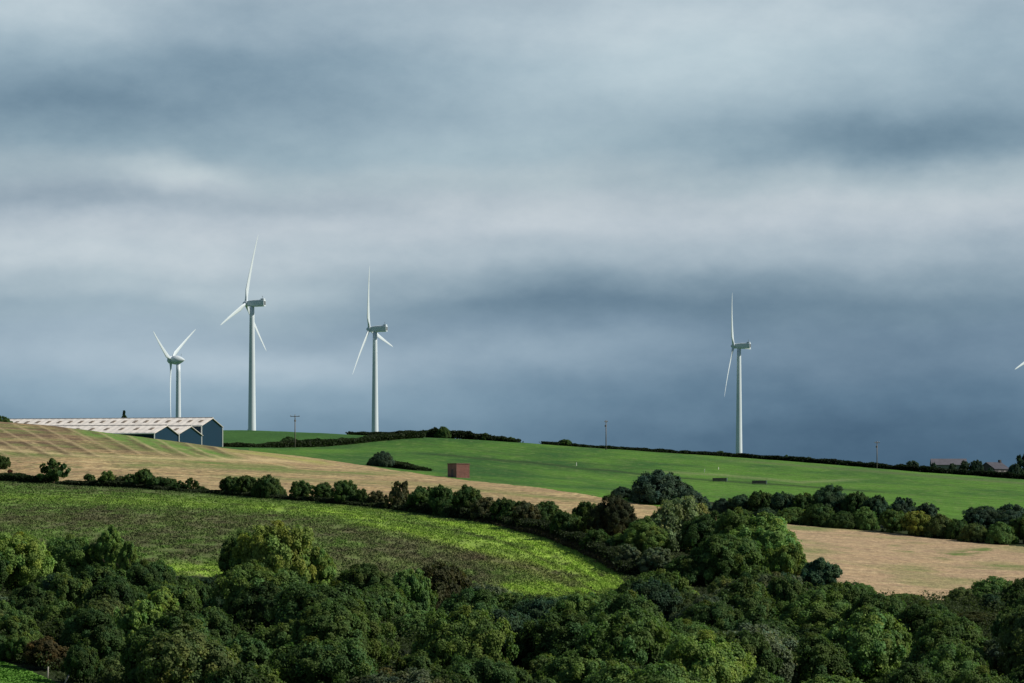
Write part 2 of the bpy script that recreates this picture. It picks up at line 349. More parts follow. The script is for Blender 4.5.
def crop_patch(N):
    px, Y = reg(-60, 640, lambda p: rib(R2, p), lambda p: rib(R3, p) - 1)(N)
    x = (px - HX) / F * Y; m = fbm(x / 2.4, Y / 5, 121, 3) + rng.normal(0, .12, len(px)) > .40
    return px[m], Y[m]
tufts('crop_weeds', 'weedy green and brown crop scattered over the lower field', 'weeds', 150000, crop_patch, col_crop, .22, .13, (.85, 1.5))
tufts('meadow_grass', 'bright green grass of the meadow corner at bottom left', 'grass', 5000, reg(-40, 72, lambda p: 325 + p * 0, lambda p: 350 - p * .3), col_meadow, .12, .15, (.95, 1.3), 2, 1.5)

# ------------------------------------------------------------------ foliage
def leaf_quads(pos, nrm, size, elong=1.5):
    k = len(pos); nrm = nrm / (np.linalg.norm(nrm, axis=1, keepdims=True) + 1e-9)
    t = rng.normal(size=(k, 3)); t -= (t * nrm).sum(1, keepdims=True) * nrm; t /= np.linalg.norm(t, axis=1, keepdims=True) + 1e-9
    b = np.cross(nrm, t); s = (size * rng.uniform(.6, 1.3, k))[:, None]
    a = t * s * elong * .5; c = b * s * .5; d = nrm * s * .18
    return np.stack([pos - a, pos - c * 1.1 + d, pos + a, pos + c + d], 1).reshape(-1, 3)
def leaf_mesh(name, pos, nrm, size, var, zs=1.0):
    v = leaf_quads(pos, nrm, size); cen = np.repeat(pos, 4, 0); v[:, 2] = cen[:, 2] + (v[:, 2] - cen[:, 2]) * zs
    return mesh_np(name, v, np.arange(len(v)).reshape(-1, 4), 4, np.repeat(var, 4, 0), 'Var', False)
def unit(v): return v / (np.linalg.norm(v, axis=1, keepdims=True) + 1e-9)
def crown(name, n_leaf, n_clump, leaf, flat=1.0, lumpy=.2, skirt=-.85, sparse=0.0, cone=0.0, lobes=4, dome=False):
    # big lobes first, clumps of leaves spread over them, leaves on each clump
    L = []
    for i in range(lobes):
        a = 2 * math.pi * (i + rng.random() * .7) / lobes; rr = rng.uniform(.28, .48) if lobes > 1 else 0
        L.append((rr * math.cos(a), rr * math.sin(a), rng.uniform(-.25, .22), rng.uniform(.5, .66)))
    L.append((rng.uniform(-.15, .15), rng.uniform(-.15, .15), rng.uniform(.05, .3), rng.uniform(.58, .72)))
    if dome: L = [(rng.uniform(-.2, .2), rng.uniform(-.2, .2), 0, .8)] + [(.5 * math.cos(a), .5 * math.sin(a), -.05, rng.uniform(.42, .55)) for a in rng.uniform(0, 6.28, lobes)]
    L = np.array(L)
    li = rng.choice(len(L), n_clump, p=L[:, 3] ** 2 / (L[:, 3] ** 2).sum())
    d = unit(rng.normal(size=(n_clump, 3)) + np.array([0, 0, .35]))
    rad = rng.uniform(1 - lumpy, 1 + lumpy * .6, n_clump)
    cc = L[li, :3] + d * (L[li, 3] * rad)[:, None] * np.array([1, 1, flat])
    if dome: cc[:, 2] = np.abs(cc[:, 2]); d[:, 2] = np.abs(d[:, 2])
    cr = rng.uniform(.07, .18, n_clump)
    if cone: cc[:, :2] *= 1.0
    keep = cc[:, 2] > skirt; cc, cr, d = cc[keep], cr[keep], d[keep]; nk = len(cc)
    ci = rng.choice(nk, n_leaf, p=cr ** 1.7 / (cr ** 1.7).sum())
    out = unit(rng.normal(size=(n_leaf, 3)) + d[ci] * .9)
    r = cr[ci] * rng.uniform(.35, 1.12, n_leaf) ** .6
    pos = cc[ci] + out * r[:, None]
    spr = rng.random(n_leaf) < .22
    pos[spr] += (unit(rng.normal(size=(n_leaf, 3)) + d[ci] * 1.2) * np.minimum(rng.exponential(.04, n_leaf), .09)[:, None])[spr]
    inner = rng.random(n_leaf) < .14
    pos[inner] *= rng.uniform(.3, .9, inner.sum())[:, None]
    nrm = unit(out * .70 + d[ci] * .55 + rng.normal(size=(n_leaf, 3)) * .42 + np.array([0, 0, .15]))
    if sparse:
        m = vnoise(pos[:, 0] * 3.2 + 9, pos[:, 2] * 3.2 + pos[:, 1] * 2.1, 7) > sparse
        pos, nrm, ci = pos[m], nrm[m], ci[m]
    lo, hi = np.percentile(pos[:, 2], .5), np.percentile(pos[:, 2], 99.7); fl = pos[:, 2] < hi + .07 * (hi - lo); pos, nrm, ci = pos[fl], nrm[fl], ci[fl]
    pos[:, 2] = 2 * (pos[:, 2] - lo) / (hi - lo)                 # height 0..2
    ext = np.percentile(np.hypot(pos[:, 0], pos[:, 1]), 99)
    pos[:, :2] /= ext; asp = (hi - lo) / (2 * ext)
    if cone: pos[:, :2] *= (1.08 - .5 * np.clip(pos[:, 2:3], 0, 2)) * (.75 + .25 * np.sin(pos[:, 2:3] * 13))
    m = pos[:, 2] > -.02; pos, nrm, ci = pos[m], nrm[m], ci[m]
    cv = rng.uniform(.72, 1.30, nk)[ci]; hue = rng.normal(0, .09, nk)[ci]; lv = rng.uniform(.78, 1.25, len(pos))
    var = np.stack([cv * lv * (1 + hue), cv * lv, cv * lv * (1 - hue)], 1)
    nrm = nrm * np.array([1, 1, .8])
    return leaf_mesh(name, pos, nrm, leaf, np.clip(var, .2, 2.2), 1 / asp)
BIG = [crown('big_crown', 60000, 400, .038, 1.0, .14, lobes=l) for l in (4, 5, 6, 5, 7)]
MED = [crown('crown', 30000, 230, .052, .95, .17, lobes=l) for l in (2, 3, 4, 3, 5, 4)]
SML = [crown('small_crown', 7000, 120, .10, .9, .22, lobes=l) for l in (1, 2, 3, 2)]
DOME = [crown('domed_crown', 46000, 340, .040, 1.0, .12, lobes=l, dome=True) for l in (3, 4, 5)]
TALL = [crown('tall_crown', 50000, 380, .046, 1.75, .14, skirt=-1.4, lobes=l) for l in (3, 4)]
GAP = [crown('open_crown', 6500, 70, .10, .8, .35, sparse=.42, lobes=l) for l in (3, 4)]
CON = [crown('conifer_crown', 5000, 60, .12, 1.3, .2, cone=.9, lobes=1)]

def trunk_mesh(seed, h, r0):
    rnd = random.Random(seed); bm = bmesh.new()
    def limb(p, d, ln, r, seg=6, rings=5):
        prev = None; q = Vector(p); dd = Vector(d).normalized()
        for i in range(rings + 1):
            t = i / rings; rr = r * (1 - .75 * t); z = dd; a = z.orthogonal().normalized(); b = z.cross(a)
            ring = [bm.verts.new(q + (a * math.cos(2 * math.pi * k / seg) + b * math.sin(2 * math.pi * k / seg)) * rr) for k in range(seg)]
            if prev:
                for k in range(seg): bm.faces.new((prev[k], prev[(k + 1) % seg], ring[(k + 1) % seg], ring[k]))
            else: bm.faces.new(ring[::-1])
            prev = ring; q = q + dd * ln / rings; dd = (dd + Vector((rnd.uniform(-.12, .12), rnd.uniform(-.12, .12), .05))).normalized()
        bm.faces.new(prev); return q
    limb((0, 0, -.3), (0, 0, 1), h * .75, r0, 8, 6)
    for k in range(5):
        a = k * 1.25 + rnd.random(); limb((0, 0, h * (.25 + .08 * k)), (math.cos(a), math.sin(a), .9), h * .38, r0 * .42)
    me = bpy.data.meshes.new('trunk'); bm.to_mesh(me); bm.free(); return me
TR = [trunk_mesh(s, 1.0, .035) for s in (1, 2, 3)]

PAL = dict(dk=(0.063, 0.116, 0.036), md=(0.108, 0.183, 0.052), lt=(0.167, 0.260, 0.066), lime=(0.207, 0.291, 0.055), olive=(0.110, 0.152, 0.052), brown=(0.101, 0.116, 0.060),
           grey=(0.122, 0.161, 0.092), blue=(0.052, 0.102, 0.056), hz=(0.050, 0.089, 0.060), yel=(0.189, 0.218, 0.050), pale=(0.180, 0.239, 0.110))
COUNT = dict(tree=0, bush=0)
placed = []     # (px, top row, label anchor)
def plant(px, top, wpx, Y, pal, label=None, group=None, kind=None, shapes=None, anchor=None, hmax=None):
    """a tree or bush standing at distance Y whose crown reaches the given sight line"""
    g = at(px, Y); ztop = (HY - top) / F * Y; h = ztop - g.z; w = wpx / F * Y * 1.06
    if hmax: h = min(h, hmax)
    if h < .5: return None
    if kind is None: kind = 'tree' if h > 4.5 else 'bush'
    if shapes is None and h / w > 1.3 and w > 3: shapes = TALL
    if shapes is None: shapes = (DOME if w > 5 else MED) if (h / w < .62 and w > 3.2) else (BIG if w > 7.5 else (MED if w > 3.2 else SML))
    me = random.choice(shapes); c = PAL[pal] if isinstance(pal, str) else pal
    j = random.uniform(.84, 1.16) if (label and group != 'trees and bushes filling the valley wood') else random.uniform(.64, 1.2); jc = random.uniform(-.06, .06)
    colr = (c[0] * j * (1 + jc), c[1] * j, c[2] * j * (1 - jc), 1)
    name = {'tree': 'broadleaf_tree', 'bush': 'bush', 'conifer': 'conifer_tree'}[kind]
    rz = random.uniform(0, 6.28)
    base = .0 if h / max(w, .1) < .95 else .10 * h
    if kind in ('tree', 'conifer'):
        root = empty(name, g, rz)
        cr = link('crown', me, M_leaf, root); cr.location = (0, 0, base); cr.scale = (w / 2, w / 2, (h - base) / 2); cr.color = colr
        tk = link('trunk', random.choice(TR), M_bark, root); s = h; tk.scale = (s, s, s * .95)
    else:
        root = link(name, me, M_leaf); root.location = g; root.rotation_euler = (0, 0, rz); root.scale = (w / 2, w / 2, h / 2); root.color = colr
    cat = {'tree': 'tree', 'bush': 'bush', 'conifer': 'tree'}[kind]
    tag(root, label, cat, group)
    COUNT['tree' if cat == 'tree' else 'bush'] += 1
    placed.append((px, top, root, anchor, wpx, h))
    return root

def Y_at(px, py, y0=400, y1=1080):
    ys = np.arange(y0, y1, 1.0); z = height((px - HX) / F * ys, ys); r = HY - z / ys * F
    k = np.where(r <= py)[0]
    return float(ys[k[0]]) if len(k) else y1
# --- trees of the wood one can single out: px, top row, width px, distance, palette, label, short name used as a landmark
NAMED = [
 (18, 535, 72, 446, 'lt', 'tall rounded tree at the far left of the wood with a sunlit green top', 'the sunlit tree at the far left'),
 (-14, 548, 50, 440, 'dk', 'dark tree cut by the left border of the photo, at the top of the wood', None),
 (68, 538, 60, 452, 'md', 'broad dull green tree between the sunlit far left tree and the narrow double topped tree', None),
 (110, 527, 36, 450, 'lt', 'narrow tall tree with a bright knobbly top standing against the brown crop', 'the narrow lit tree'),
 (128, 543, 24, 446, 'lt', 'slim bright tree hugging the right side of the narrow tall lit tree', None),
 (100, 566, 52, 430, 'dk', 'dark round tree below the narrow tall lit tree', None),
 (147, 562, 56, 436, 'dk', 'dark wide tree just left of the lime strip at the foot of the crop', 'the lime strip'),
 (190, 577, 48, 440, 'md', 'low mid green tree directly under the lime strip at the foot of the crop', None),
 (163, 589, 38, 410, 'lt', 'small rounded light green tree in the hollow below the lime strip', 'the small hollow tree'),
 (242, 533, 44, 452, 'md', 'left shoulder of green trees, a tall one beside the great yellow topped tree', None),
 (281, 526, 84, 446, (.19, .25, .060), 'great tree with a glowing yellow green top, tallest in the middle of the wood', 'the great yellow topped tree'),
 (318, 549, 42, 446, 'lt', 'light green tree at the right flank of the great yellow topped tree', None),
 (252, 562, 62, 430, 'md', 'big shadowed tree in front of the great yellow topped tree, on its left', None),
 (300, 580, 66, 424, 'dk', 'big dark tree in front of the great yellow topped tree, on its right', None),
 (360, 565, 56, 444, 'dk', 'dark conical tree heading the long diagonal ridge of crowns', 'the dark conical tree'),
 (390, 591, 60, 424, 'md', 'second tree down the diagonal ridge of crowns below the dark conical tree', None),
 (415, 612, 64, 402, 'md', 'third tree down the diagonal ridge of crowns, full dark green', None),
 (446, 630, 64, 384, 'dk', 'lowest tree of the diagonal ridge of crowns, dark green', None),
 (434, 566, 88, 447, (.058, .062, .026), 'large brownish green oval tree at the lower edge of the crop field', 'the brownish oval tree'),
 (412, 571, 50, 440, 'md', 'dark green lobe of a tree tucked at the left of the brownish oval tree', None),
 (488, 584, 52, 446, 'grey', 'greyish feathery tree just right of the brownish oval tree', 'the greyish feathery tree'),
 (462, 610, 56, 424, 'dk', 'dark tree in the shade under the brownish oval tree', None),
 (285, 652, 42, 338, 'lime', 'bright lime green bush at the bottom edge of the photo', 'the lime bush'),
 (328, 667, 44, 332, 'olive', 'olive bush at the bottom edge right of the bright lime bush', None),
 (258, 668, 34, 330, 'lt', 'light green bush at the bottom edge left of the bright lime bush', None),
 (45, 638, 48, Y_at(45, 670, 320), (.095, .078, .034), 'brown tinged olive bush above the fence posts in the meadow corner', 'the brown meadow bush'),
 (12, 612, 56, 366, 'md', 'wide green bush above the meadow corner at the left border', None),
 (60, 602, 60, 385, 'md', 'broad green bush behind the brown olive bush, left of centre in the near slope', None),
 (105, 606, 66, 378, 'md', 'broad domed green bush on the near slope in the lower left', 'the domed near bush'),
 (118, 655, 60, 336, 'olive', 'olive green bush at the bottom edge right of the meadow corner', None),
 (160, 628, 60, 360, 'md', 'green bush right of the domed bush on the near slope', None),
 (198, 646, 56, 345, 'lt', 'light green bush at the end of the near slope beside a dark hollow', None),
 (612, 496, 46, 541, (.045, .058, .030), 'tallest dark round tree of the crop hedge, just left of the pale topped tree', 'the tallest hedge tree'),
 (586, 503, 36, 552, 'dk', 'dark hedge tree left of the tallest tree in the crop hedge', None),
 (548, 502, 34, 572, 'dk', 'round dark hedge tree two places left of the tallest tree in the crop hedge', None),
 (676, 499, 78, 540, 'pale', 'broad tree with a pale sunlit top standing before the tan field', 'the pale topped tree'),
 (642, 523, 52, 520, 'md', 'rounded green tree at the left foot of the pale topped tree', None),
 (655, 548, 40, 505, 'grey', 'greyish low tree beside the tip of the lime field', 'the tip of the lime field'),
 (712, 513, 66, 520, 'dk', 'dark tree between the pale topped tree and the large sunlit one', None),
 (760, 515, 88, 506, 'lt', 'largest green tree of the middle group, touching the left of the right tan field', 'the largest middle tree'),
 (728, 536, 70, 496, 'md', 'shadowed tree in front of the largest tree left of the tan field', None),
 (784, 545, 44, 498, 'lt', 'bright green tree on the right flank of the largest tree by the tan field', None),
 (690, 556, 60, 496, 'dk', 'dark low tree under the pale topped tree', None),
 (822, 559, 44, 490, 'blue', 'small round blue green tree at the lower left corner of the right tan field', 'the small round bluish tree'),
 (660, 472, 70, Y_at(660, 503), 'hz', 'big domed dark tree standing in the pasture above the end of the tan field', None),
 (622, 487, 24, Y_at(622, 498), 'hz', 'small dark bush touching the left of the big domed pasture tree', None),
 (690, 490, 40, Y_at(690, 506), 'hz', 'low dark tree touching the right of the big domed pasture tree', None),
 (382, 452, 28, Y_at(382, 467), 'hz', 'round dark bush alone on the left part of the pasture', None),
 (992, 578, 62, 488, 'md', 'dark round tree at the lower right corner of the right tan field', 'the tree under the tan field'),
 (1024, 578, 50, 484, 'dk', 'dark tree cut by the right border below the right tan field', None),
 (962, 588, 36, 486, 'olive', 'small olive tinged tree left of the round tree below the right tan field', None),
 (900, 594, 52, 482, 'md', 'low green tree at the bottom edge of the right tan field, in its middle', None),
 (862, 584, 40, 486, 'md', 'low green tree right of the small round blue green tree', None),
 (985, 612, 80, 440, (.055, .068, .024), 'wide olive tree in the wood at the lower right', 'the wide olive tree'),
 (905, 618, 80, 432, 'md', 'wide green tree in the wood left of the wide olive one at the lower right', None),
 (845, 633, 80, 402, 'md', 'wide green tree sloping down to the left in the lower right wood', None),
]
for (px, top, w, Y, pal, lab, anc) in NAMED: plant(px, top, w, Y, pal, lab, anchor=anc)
for (px, top, w, Y, pal, lab) in [(-8, 636, 50, 352, 'dk', 'dark bush at the left border right behind the meadow corner'), (24, 634, 36, 350, 'md', 'green bush just behind the top edge of the meadow corner'),
    (82, 646, 40, 334, 'dk', 'dark bush right of the leaning pale fence post'), (646, 518, 40, 524, 'md', 'green tree forming the left shoulder of the pale topped tree'),
    (617, 536, 34, 522, 'dk', 'dark low bush right under the tallest hedge tree'), (738, 511, 56, 508, 'md', 'green tree joining the pale topped tree to the largest middle tree')]:
    plant(px, top, w, Y, pal, lab)
# low bushes standing in the hedge below the tan field
HEDGE = [(-30, 470, 20, 0, 'dk', None), (54, 459, 26, 1, 'dk', 'open dark tree with gaps in its crown, alone on the left of the crop hedge'),
 (89, 474, 11, 0, 'dk', 'small knobbly bush left of the ball shaped bush on the crop hedge'), (108, 471, 16, 0, 'md', 'ball shaped bush on the left of the crop hedge'),
 (120, 476, 11, 0, 'brown', 'thin brownish bush right of the ball shaped bush'), (130, 474, 14, 0, 'dk', 'dark bush between the thin brownish one and the peaked one on the hedge'),
 (144, 469, 18, 0, 'dk', 'peaked dark bush, highest of the left cluster on the crop hedge'), (157, 477, 15, 0, 'dk', 'first low bush right of the peaked dark bush'),
 (168, 478, 16, 0, 'dk', 'second low bush right of the peaked dark bush'), (179, 481, 12, 0, 'dk', 'third low bush right of the peaked dark bush'),
 (190, 478, 15, 1, 'dk', 'little flat topped open bush ending the left cluster of the hedge'), (201, 486, 12, 0, 'dk', 'lowest bush just before the gap in the crop hedge'),
 (230, 477, 20, 0, 'dk', 'left bush of the dark trio right of the hedge gap'), (247, 476, 22, 0, 'dk', 'middle bush of the dark trio right of the hedge gap'),
 (269, 476, 28, 0, 'dk', 'right and widest bush of the dark trio right of the hedge gap'), (302, 481, 20, 0, 'dk', 'single small tree between the dark trio and the long flat topped pair'),
 (325, 483, 22, 0, 'dk', 'left half of the flat topped pair of hedge trees'), (346, 481, 26, 0, 'dk', 'right half of the flat topped pair of hedge trees'),
 (362, 489, 14, 0, 'dk', 'small dark bush right of the flat topped pair'), (377, 491, 18, 0, 'brown', 'low brownish bush left of the airy hedge tree'),
 (398, 482, 25, 1, 'brown', 'airy brownish hedge tree with sky coloured gaps near the middle of the hedge'), (423, 487, 32, 0, 'dk', 'wide dark bush right of the airy brownish hedge tree'),
 (441, 486, 26, 0, 'dk', 'sloping dark bush right of the wide dark one, below the brick hut'), (465, 486, 28, 0, 'dk', 'rounded dark bush directly below the brick hut'),
 (452, 500, 30, 0, 'dk', 'low dark bush in front of the two below the brick hut'), (487, 498, 26, 0, 'brown', 'brownish bush, first right of the rounded one below the brick hut'),
 (506, 499, 28, 0, 'dk', 'dark bush, second right of the rounded one below the brick hut'), (524, 502, 26, 0, 'brown', 'brownish bush just left of the round dark hedge tree'),
 (566, 512, 26, 0, 'dk', 'low dark bush between the two round dark hedge trees'), (598, 530, 28, 0, 'dk', 'low bush at the foot of the tallest hedge tree'),
 (628, 545, 24, 0, 'grey', 'grey green bush where the crop hedge meets the wood')]
for (px, top, w, gap, pal, lab) in HEDGE:
    if lab: plant(px, top, w * 1.22, rib(R3, px) + random.uniform(0, 3), pal, lab, 'bushes and trees along the crop hedge', 'tree' if 'tree' in lab else 'bush', GAP if gap else None)
plant(1, 456, 17, Y_at(1, 469, 692), 'dk', 'round dark bush on the tan field at the left border', kind='bush')
plant(10, 469.5, 6, Y_at(10, 474, 692), (.13, .06, .04), 'tiny reddish shrub on the tan field near the left border', kind='bush')
# the tree belt above the right tan field
BELT = [(707, 505, 26, 668, 'hz', 'first bush of the belt, touching the pasture tree'), (722, 499, 28, 662, 'hz', 'second crown of the belt above the right tan field'), (742, 495, 30, 660, 'blue', 'third crown of the belt above the right tan field, bluish'),
 (762, 492, 32, 656, 'dk', 'fourth crown of the belt, dark, above the largest middle tree'), (784, 493, 32, 652, 'blue', 'fifth crown of the belt, bluish, at the top left corner of the right tan field'),
 (806, 494, 30, 650, 'dk', 'dark crown just left of the highest crown of the belt'), (831, 486, 42, 650, 'blue', 'highest crown of the belt above the right tan field'),
 (820, 505, 40, 638, 'dk', 'lower dark bush in front of the highest crown of the belt'), (856, 493, 32, 646, 'dk', 'crown just right of the highest one of the belt'),
 (876, 496, 30, 642, 'blue', 'bluish crown two places right of the highest one of the belt'), (863, 508, 34, 634, 'md', 'lower green bush in the middle of the belt above the tan field'), (902, 498, 36, 645, 'hz', 'dark domed crown behind the yellowish bush of the belt'),
 (893, 510, 30, 628, 'md', 'green bush touching the left of the yellowish bush'), (917, 512, 34, 624, 'yel', 'yellowish green bush in the belt above the right tan field'), (940, 515, 34, 622, 'olive', 'olive bush touching the right of the yellowish bush'),
 (926, 504, 30, 640, 'hz', 'dark crown peeping over the yellowish and olive bushes'), (960, 520, 30, 618, 'dk', 'low green bush in the dip of the belt'), (982, 507, 40, 628, 'hz', 'dark domed crown in the right part of the belt'),
 (1008, 505, 44, 628, 'hz', 'largest dark domed crown at the right end of the belt'), (975, 524, 32, 612, 'olive', 'low olive bush under the dark domes at the right end of the belt'),
 (1000, 523, 36, 610, 'md', 'low green bush under the largest dark dome'), (1024, 515, 36, 612, 'dk', 'dark bush of the belt cut by the right border'),
 (740, 510, 40, 648, 'dk', 'dark bush low in the left part of the belt'), (790, 508, 40, 644, 'md', 'green bush low in the belt at the corner of the tan field'), (765, 508, 30, 645, 'blue', 'bluish bush low in the belt, over the largest middle tree'), (842, 512, 34, 634, 'dk', 'small dark bush at the foot of the highest belt crown'),
 (712, 514, 30, 655, 'dk', 'dark low bush behind the pale topped tree')]
for (px, top, w, Y, pal, lab) in BELT: plant(px, top, w, Y, pal, lab, 'trees of the belt above the right tan field')
# skyline
plant(2, 416.5, 26, 868, 'dk', 'dark bush on the skyline at the left border beside the long shed roof', kind='bush')
plant(124, 411.5, 30, 985, 'blue', 'little dark conifer poking up behind the long shed roof', kind='conifer', shapes=CON)
plant(289, 437, 24, 975, 'dk', 'dark bush behind the left power pole', kind='bush')
plant(268, 443, 12, 975, 'dk', 'small dark bush left of the left power pole', kind='bush')
plant(444, 427, 18, 1035, 'dk', 'rounded bush standing up from the skyline hedge right of the third turbine', kind='bush')
plant(484, 433, 9, 1035, 'dk', 'small bush on the skyline hedge above the brick hut', kind='bush')
plant(565, 439.5, 15, 1045, 'dk', 'low round bush on the skyline left of the middle power pole', kind='bush')
plant(511, 437, 10, 1036, 'dk', 'end bush of the skyline hedge at the centre of the photo', kind='bush')
plant(787, 455, 9, 1085, 'dk', 'small bump of a bush on the skyline right of the fourth turbine', kind='bush')
plant(809, 457, 9, 1085, 'dk', 'second small bush on the skyline right of the fourth turbine', kind='bush')
plant(720, 451, 10, 1085, 'dk', 'small bush on the skyline left of the fourth turbine foot', kind='bush')
plant(870, 462, 10, 1085, 'dk', 'small bush on the skyline beside the right power pole', kind='bush')
plant(913, 461, 15, 1088, 'hz', 'bushy small tree on the skyline left of the long barn', kind='tree')
plant(934, 463, 7, 1105, 'hz', 'narrow bush at the left end of the long barn', kind='bush')
plant(953, 463.5, 9, 1105, 'hz', 'bush in front of the long barn at its right half', kind='bush')
plant(964, 461, 13, 1108, 'hz', 'dark tree at the right end of the long barn', kind='tree')
plant(977, 460.5, 16, 1108, 'hz', 'broad dark tree between the long barn and the stone house', kind='tree')
plant(990, 468, 9, 1108, 'hz', 'low bush left of the stone house', kind='bush')
plant(1014, 464, 12, 1108, 'hz', 'dark bush in front of the stone house at its right', kind='bush')
plant(1026, 454, 22, 1115, 'hz', 'wind shaped open tree on the skyline at the right border', kind='tree', shapes=GAP)

# --- the rest of the wood, crown by crown
LIM = [(-80, 560), (100, 580), (140, 580), (215, 580), (225, 570), (340, 580), (480, 590), (520, 597), (630, 594), (645, 572), (690, 566), (770, 570), (800, 580), (850, 585), (880, 597), (930, 609), (960, 598), (1024, 592), (1120, 590)]
def limit(px): return float(np.interp(px, [a for a, b in LIM], [b for a, b in LIM]))
anchors = [(p[0], p[1] + p[5] * 3, p[3]) for p in placed if p[3]]
NAMEPAL = [('dk', 'dark green', .30), ('md', 'mid green', .40), ('blue', 'bluish green', .08), ('olive', 'olive green', .07), ('grey', 'greyish green', .08), ('brown', 'brownish', .015), ('lt', 'light green', .055)]
fill = []
Y = 515.0; row = 0
while Y > 306:
    half = Y / F
    x = (-50 - HX) * half + (row % 2) * 4
    while x < (1075 - HX) * half:
        xx = x + random.uniform(-2.4, 2.4); yy = Y + random.uniform(-2.8, 2.8); px = HX + xx / yy * F
        fill.append((px, yy)); x += 7.5
    Y -= 7.6; row += 1
labels_used = {}
nfill = 0
for px, yy in fill:
    if yy > rib(R2, px) - 3 and not (642 < px < 775 and yy < np.interp(px, [642, 700, 775], [500, 515, 498])): continue
    if px < 80 and yy < 360: continue
    if px < 100 and yy < 345: continue
    g = at(px, yy); gpy = HY - g.z / yy * F
    h = random.choice((3.0, 4.2, 5.2, 6.4, 8.2)) * (1 + .35 * (float(vnoise(px / 70, yy / 25, 5)) - .5))
    if px < 90 and yy < 400: h = min(h, 3.5)
    room = (gpy - limit(px) + random.uniform(-3, 3)) * yy / F
    if room < 1.2: continue
    h = min(h, room); w = min(max(h * random.uniform(.85, 1.45), 3.8), 11)
    top = gpy - h * F / yy
    if top > 686: continue
    # skip what would only poke through a singled-out crown
    if any(abs(px - p[0]) < p[4] * .36 and top > p[1] - 2 and top < p[1] + p[4] * .55 for p in placed[:len(NAMED)]) and random.random() < .85: continue
    r = random.random(); t = 0
    for pk, word, wt in NAMEPAL:
        t += wt
        if r < t: break
    a = min(anchors, key=lambda q: (px - q[0]) ** 2 + (1.3 * (top - q[1])) ** 2)
    dx, dy = px - a[0], top - a[1]
    hor = 'left' if dx < 0 else 'right'
    far = 'well ' if math.hypot(dx, dy) > 75 else ''
    if abs(dx) < 22: rel = far + ('below' if dy > 0 else 'above')
    elif abs(dy) < 16: rel = far + hor + ' of'
    else: rel = far + ('below and ' if dy > 0 else 'above and ') + hor + ' of'
    size = 'large' if w > 8.2 else ('small' if w < 5.4 else 'medium')
    kind = 'tree' if h > 4.5 else 'bush'
    lab = f'{size} {word} {kind} {rel} {a[2]}'
    plant(px, top, w * F / yy, yy, pk, lab, 'trees and bushes filling the valley wood', kind); nfill += 1
print('PLANTS', COUNT, 'fill', nfill)

# undergrowth between the trees
def scrub(name, label, N, region, h, leaf, colr):
    px, Y = region(N); x = (px - HX) / F * Y; z = height(x, Y)
    hh = np.clip((rib(R2, px) - Y) / 9, .15, 1) * h * (.12 + 3.2 * np.clip(fbm(x / 3.6, Y / 3.6, 141, 3) - .28, 0, 1) ** 1.3); k = len(x)
    pos = np.stack([x, Y, z + hh * rng.uniform(.2, 1, k) ** .6], 1)
    cv = .6 + .8 * fbm(x / 2.5, Y / 2.5, 151, 2); lv = rng.uniform(.7, 1.3, k); s = cv * lv
    me = leaf_mesh(name, pos, rng.normal(size=(k, 3)) * .6 + np.array([0, 0, .7]), leaf, np.stack([s, s, s], 1))
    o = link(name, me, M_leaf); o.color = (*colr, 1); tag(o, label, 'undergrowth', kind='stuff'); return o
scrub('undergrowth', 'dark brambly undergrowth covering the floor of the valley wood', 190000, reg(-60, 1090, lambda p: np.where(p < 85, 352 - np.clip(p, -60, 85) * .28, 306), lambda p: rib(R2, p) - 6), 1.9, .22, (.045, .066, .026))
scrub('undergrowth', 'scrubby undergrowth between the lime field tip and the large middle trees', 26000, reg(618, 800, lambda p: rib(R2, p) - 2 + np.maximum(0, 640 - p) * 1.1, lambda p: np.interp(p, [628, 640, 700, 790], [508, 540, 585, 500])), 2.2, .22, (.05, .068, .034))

# ------------------------------------------------------------------ hedges
def hedge(name, label, path, width, hts, leaf, dens, colr, group=None):
    """path: (px, distance); a continuous clipped or rough hedge following the ground"""
    pw = [at(a, b) for a, b in path]; seg = [(pw[i + 1] - pw[i]).length for i in range(len(pw) - 1)]; tot = sum(seg)
    N = int(tot * dens); s = rng.random(N) * tot; cum = np.concatenate([[0], np.cumsum(seg)])
    X = np.interp(s, cum, [p.x for p in pw]); Yh = np.interp(s, cum, [p.y for p in pw]); H = np.interp(s, cum, hts)
    X = X + rng.normal(0, width * .35, N); Yh = Yh + rng.normal(0, width * .35, N)
    Z = height(X, Yh); hh = H * (.55 + .75 * fbm(X / 2.6, Yh / 9, 161, 3))
    pos = np.stack([X, Yh, Z + hh * rng.random(N) ** .6], 1)
    cx, cy = float(np.mean(X)), float(np.mean(Yh)); cz = float(Z.min())
    pos -= np.array([cx, cy, cz])
    lv = rng.uniform(.65, 1.35, N); cv = .7 + .6 * fbm(X / 3, Yh / 3, 171, 2); q = lv * cv
    me = leaf_mesh(name, pos, rng.normal(size=(N, 3)) + np.array([0, 0, .3]), leaf, np.stack([q, q, q], 1))
    o = link(name, me, M_leaf); o.location = (cx, cy, cz); o.color = (*colr, 1); tag(o, label, 'hedge', group)
    return o
def path_on(L, a, b, off=0, k=14): return [(p, float(rib(L, p)) + off) for p in np.linspace(a, b, k)]
HG = 'hedges between the fields'
hedge('hedge', 'low dark hedge at the left border between crop and tan field', path_on(R3, -60, 46), 1.6, [1.5] * 14, .3, 420, (.028, .048, .02), HG)
hedge('hedge', 'long rough hedge running down between the crop and the tan field', path_on(R3, 62, 632, 0, 24), 1.9, [.6, .8, 1.2, 1.1, .9, .6, .5, .9, .9, .7, .9, 1.0, .8, .9, 1.2, 2.1, 2.2, 2.2, 2.0, 2.0, 2.2, 2.4, 2.4, 2.0], .26, 800, (.030, .044, .022), HG)
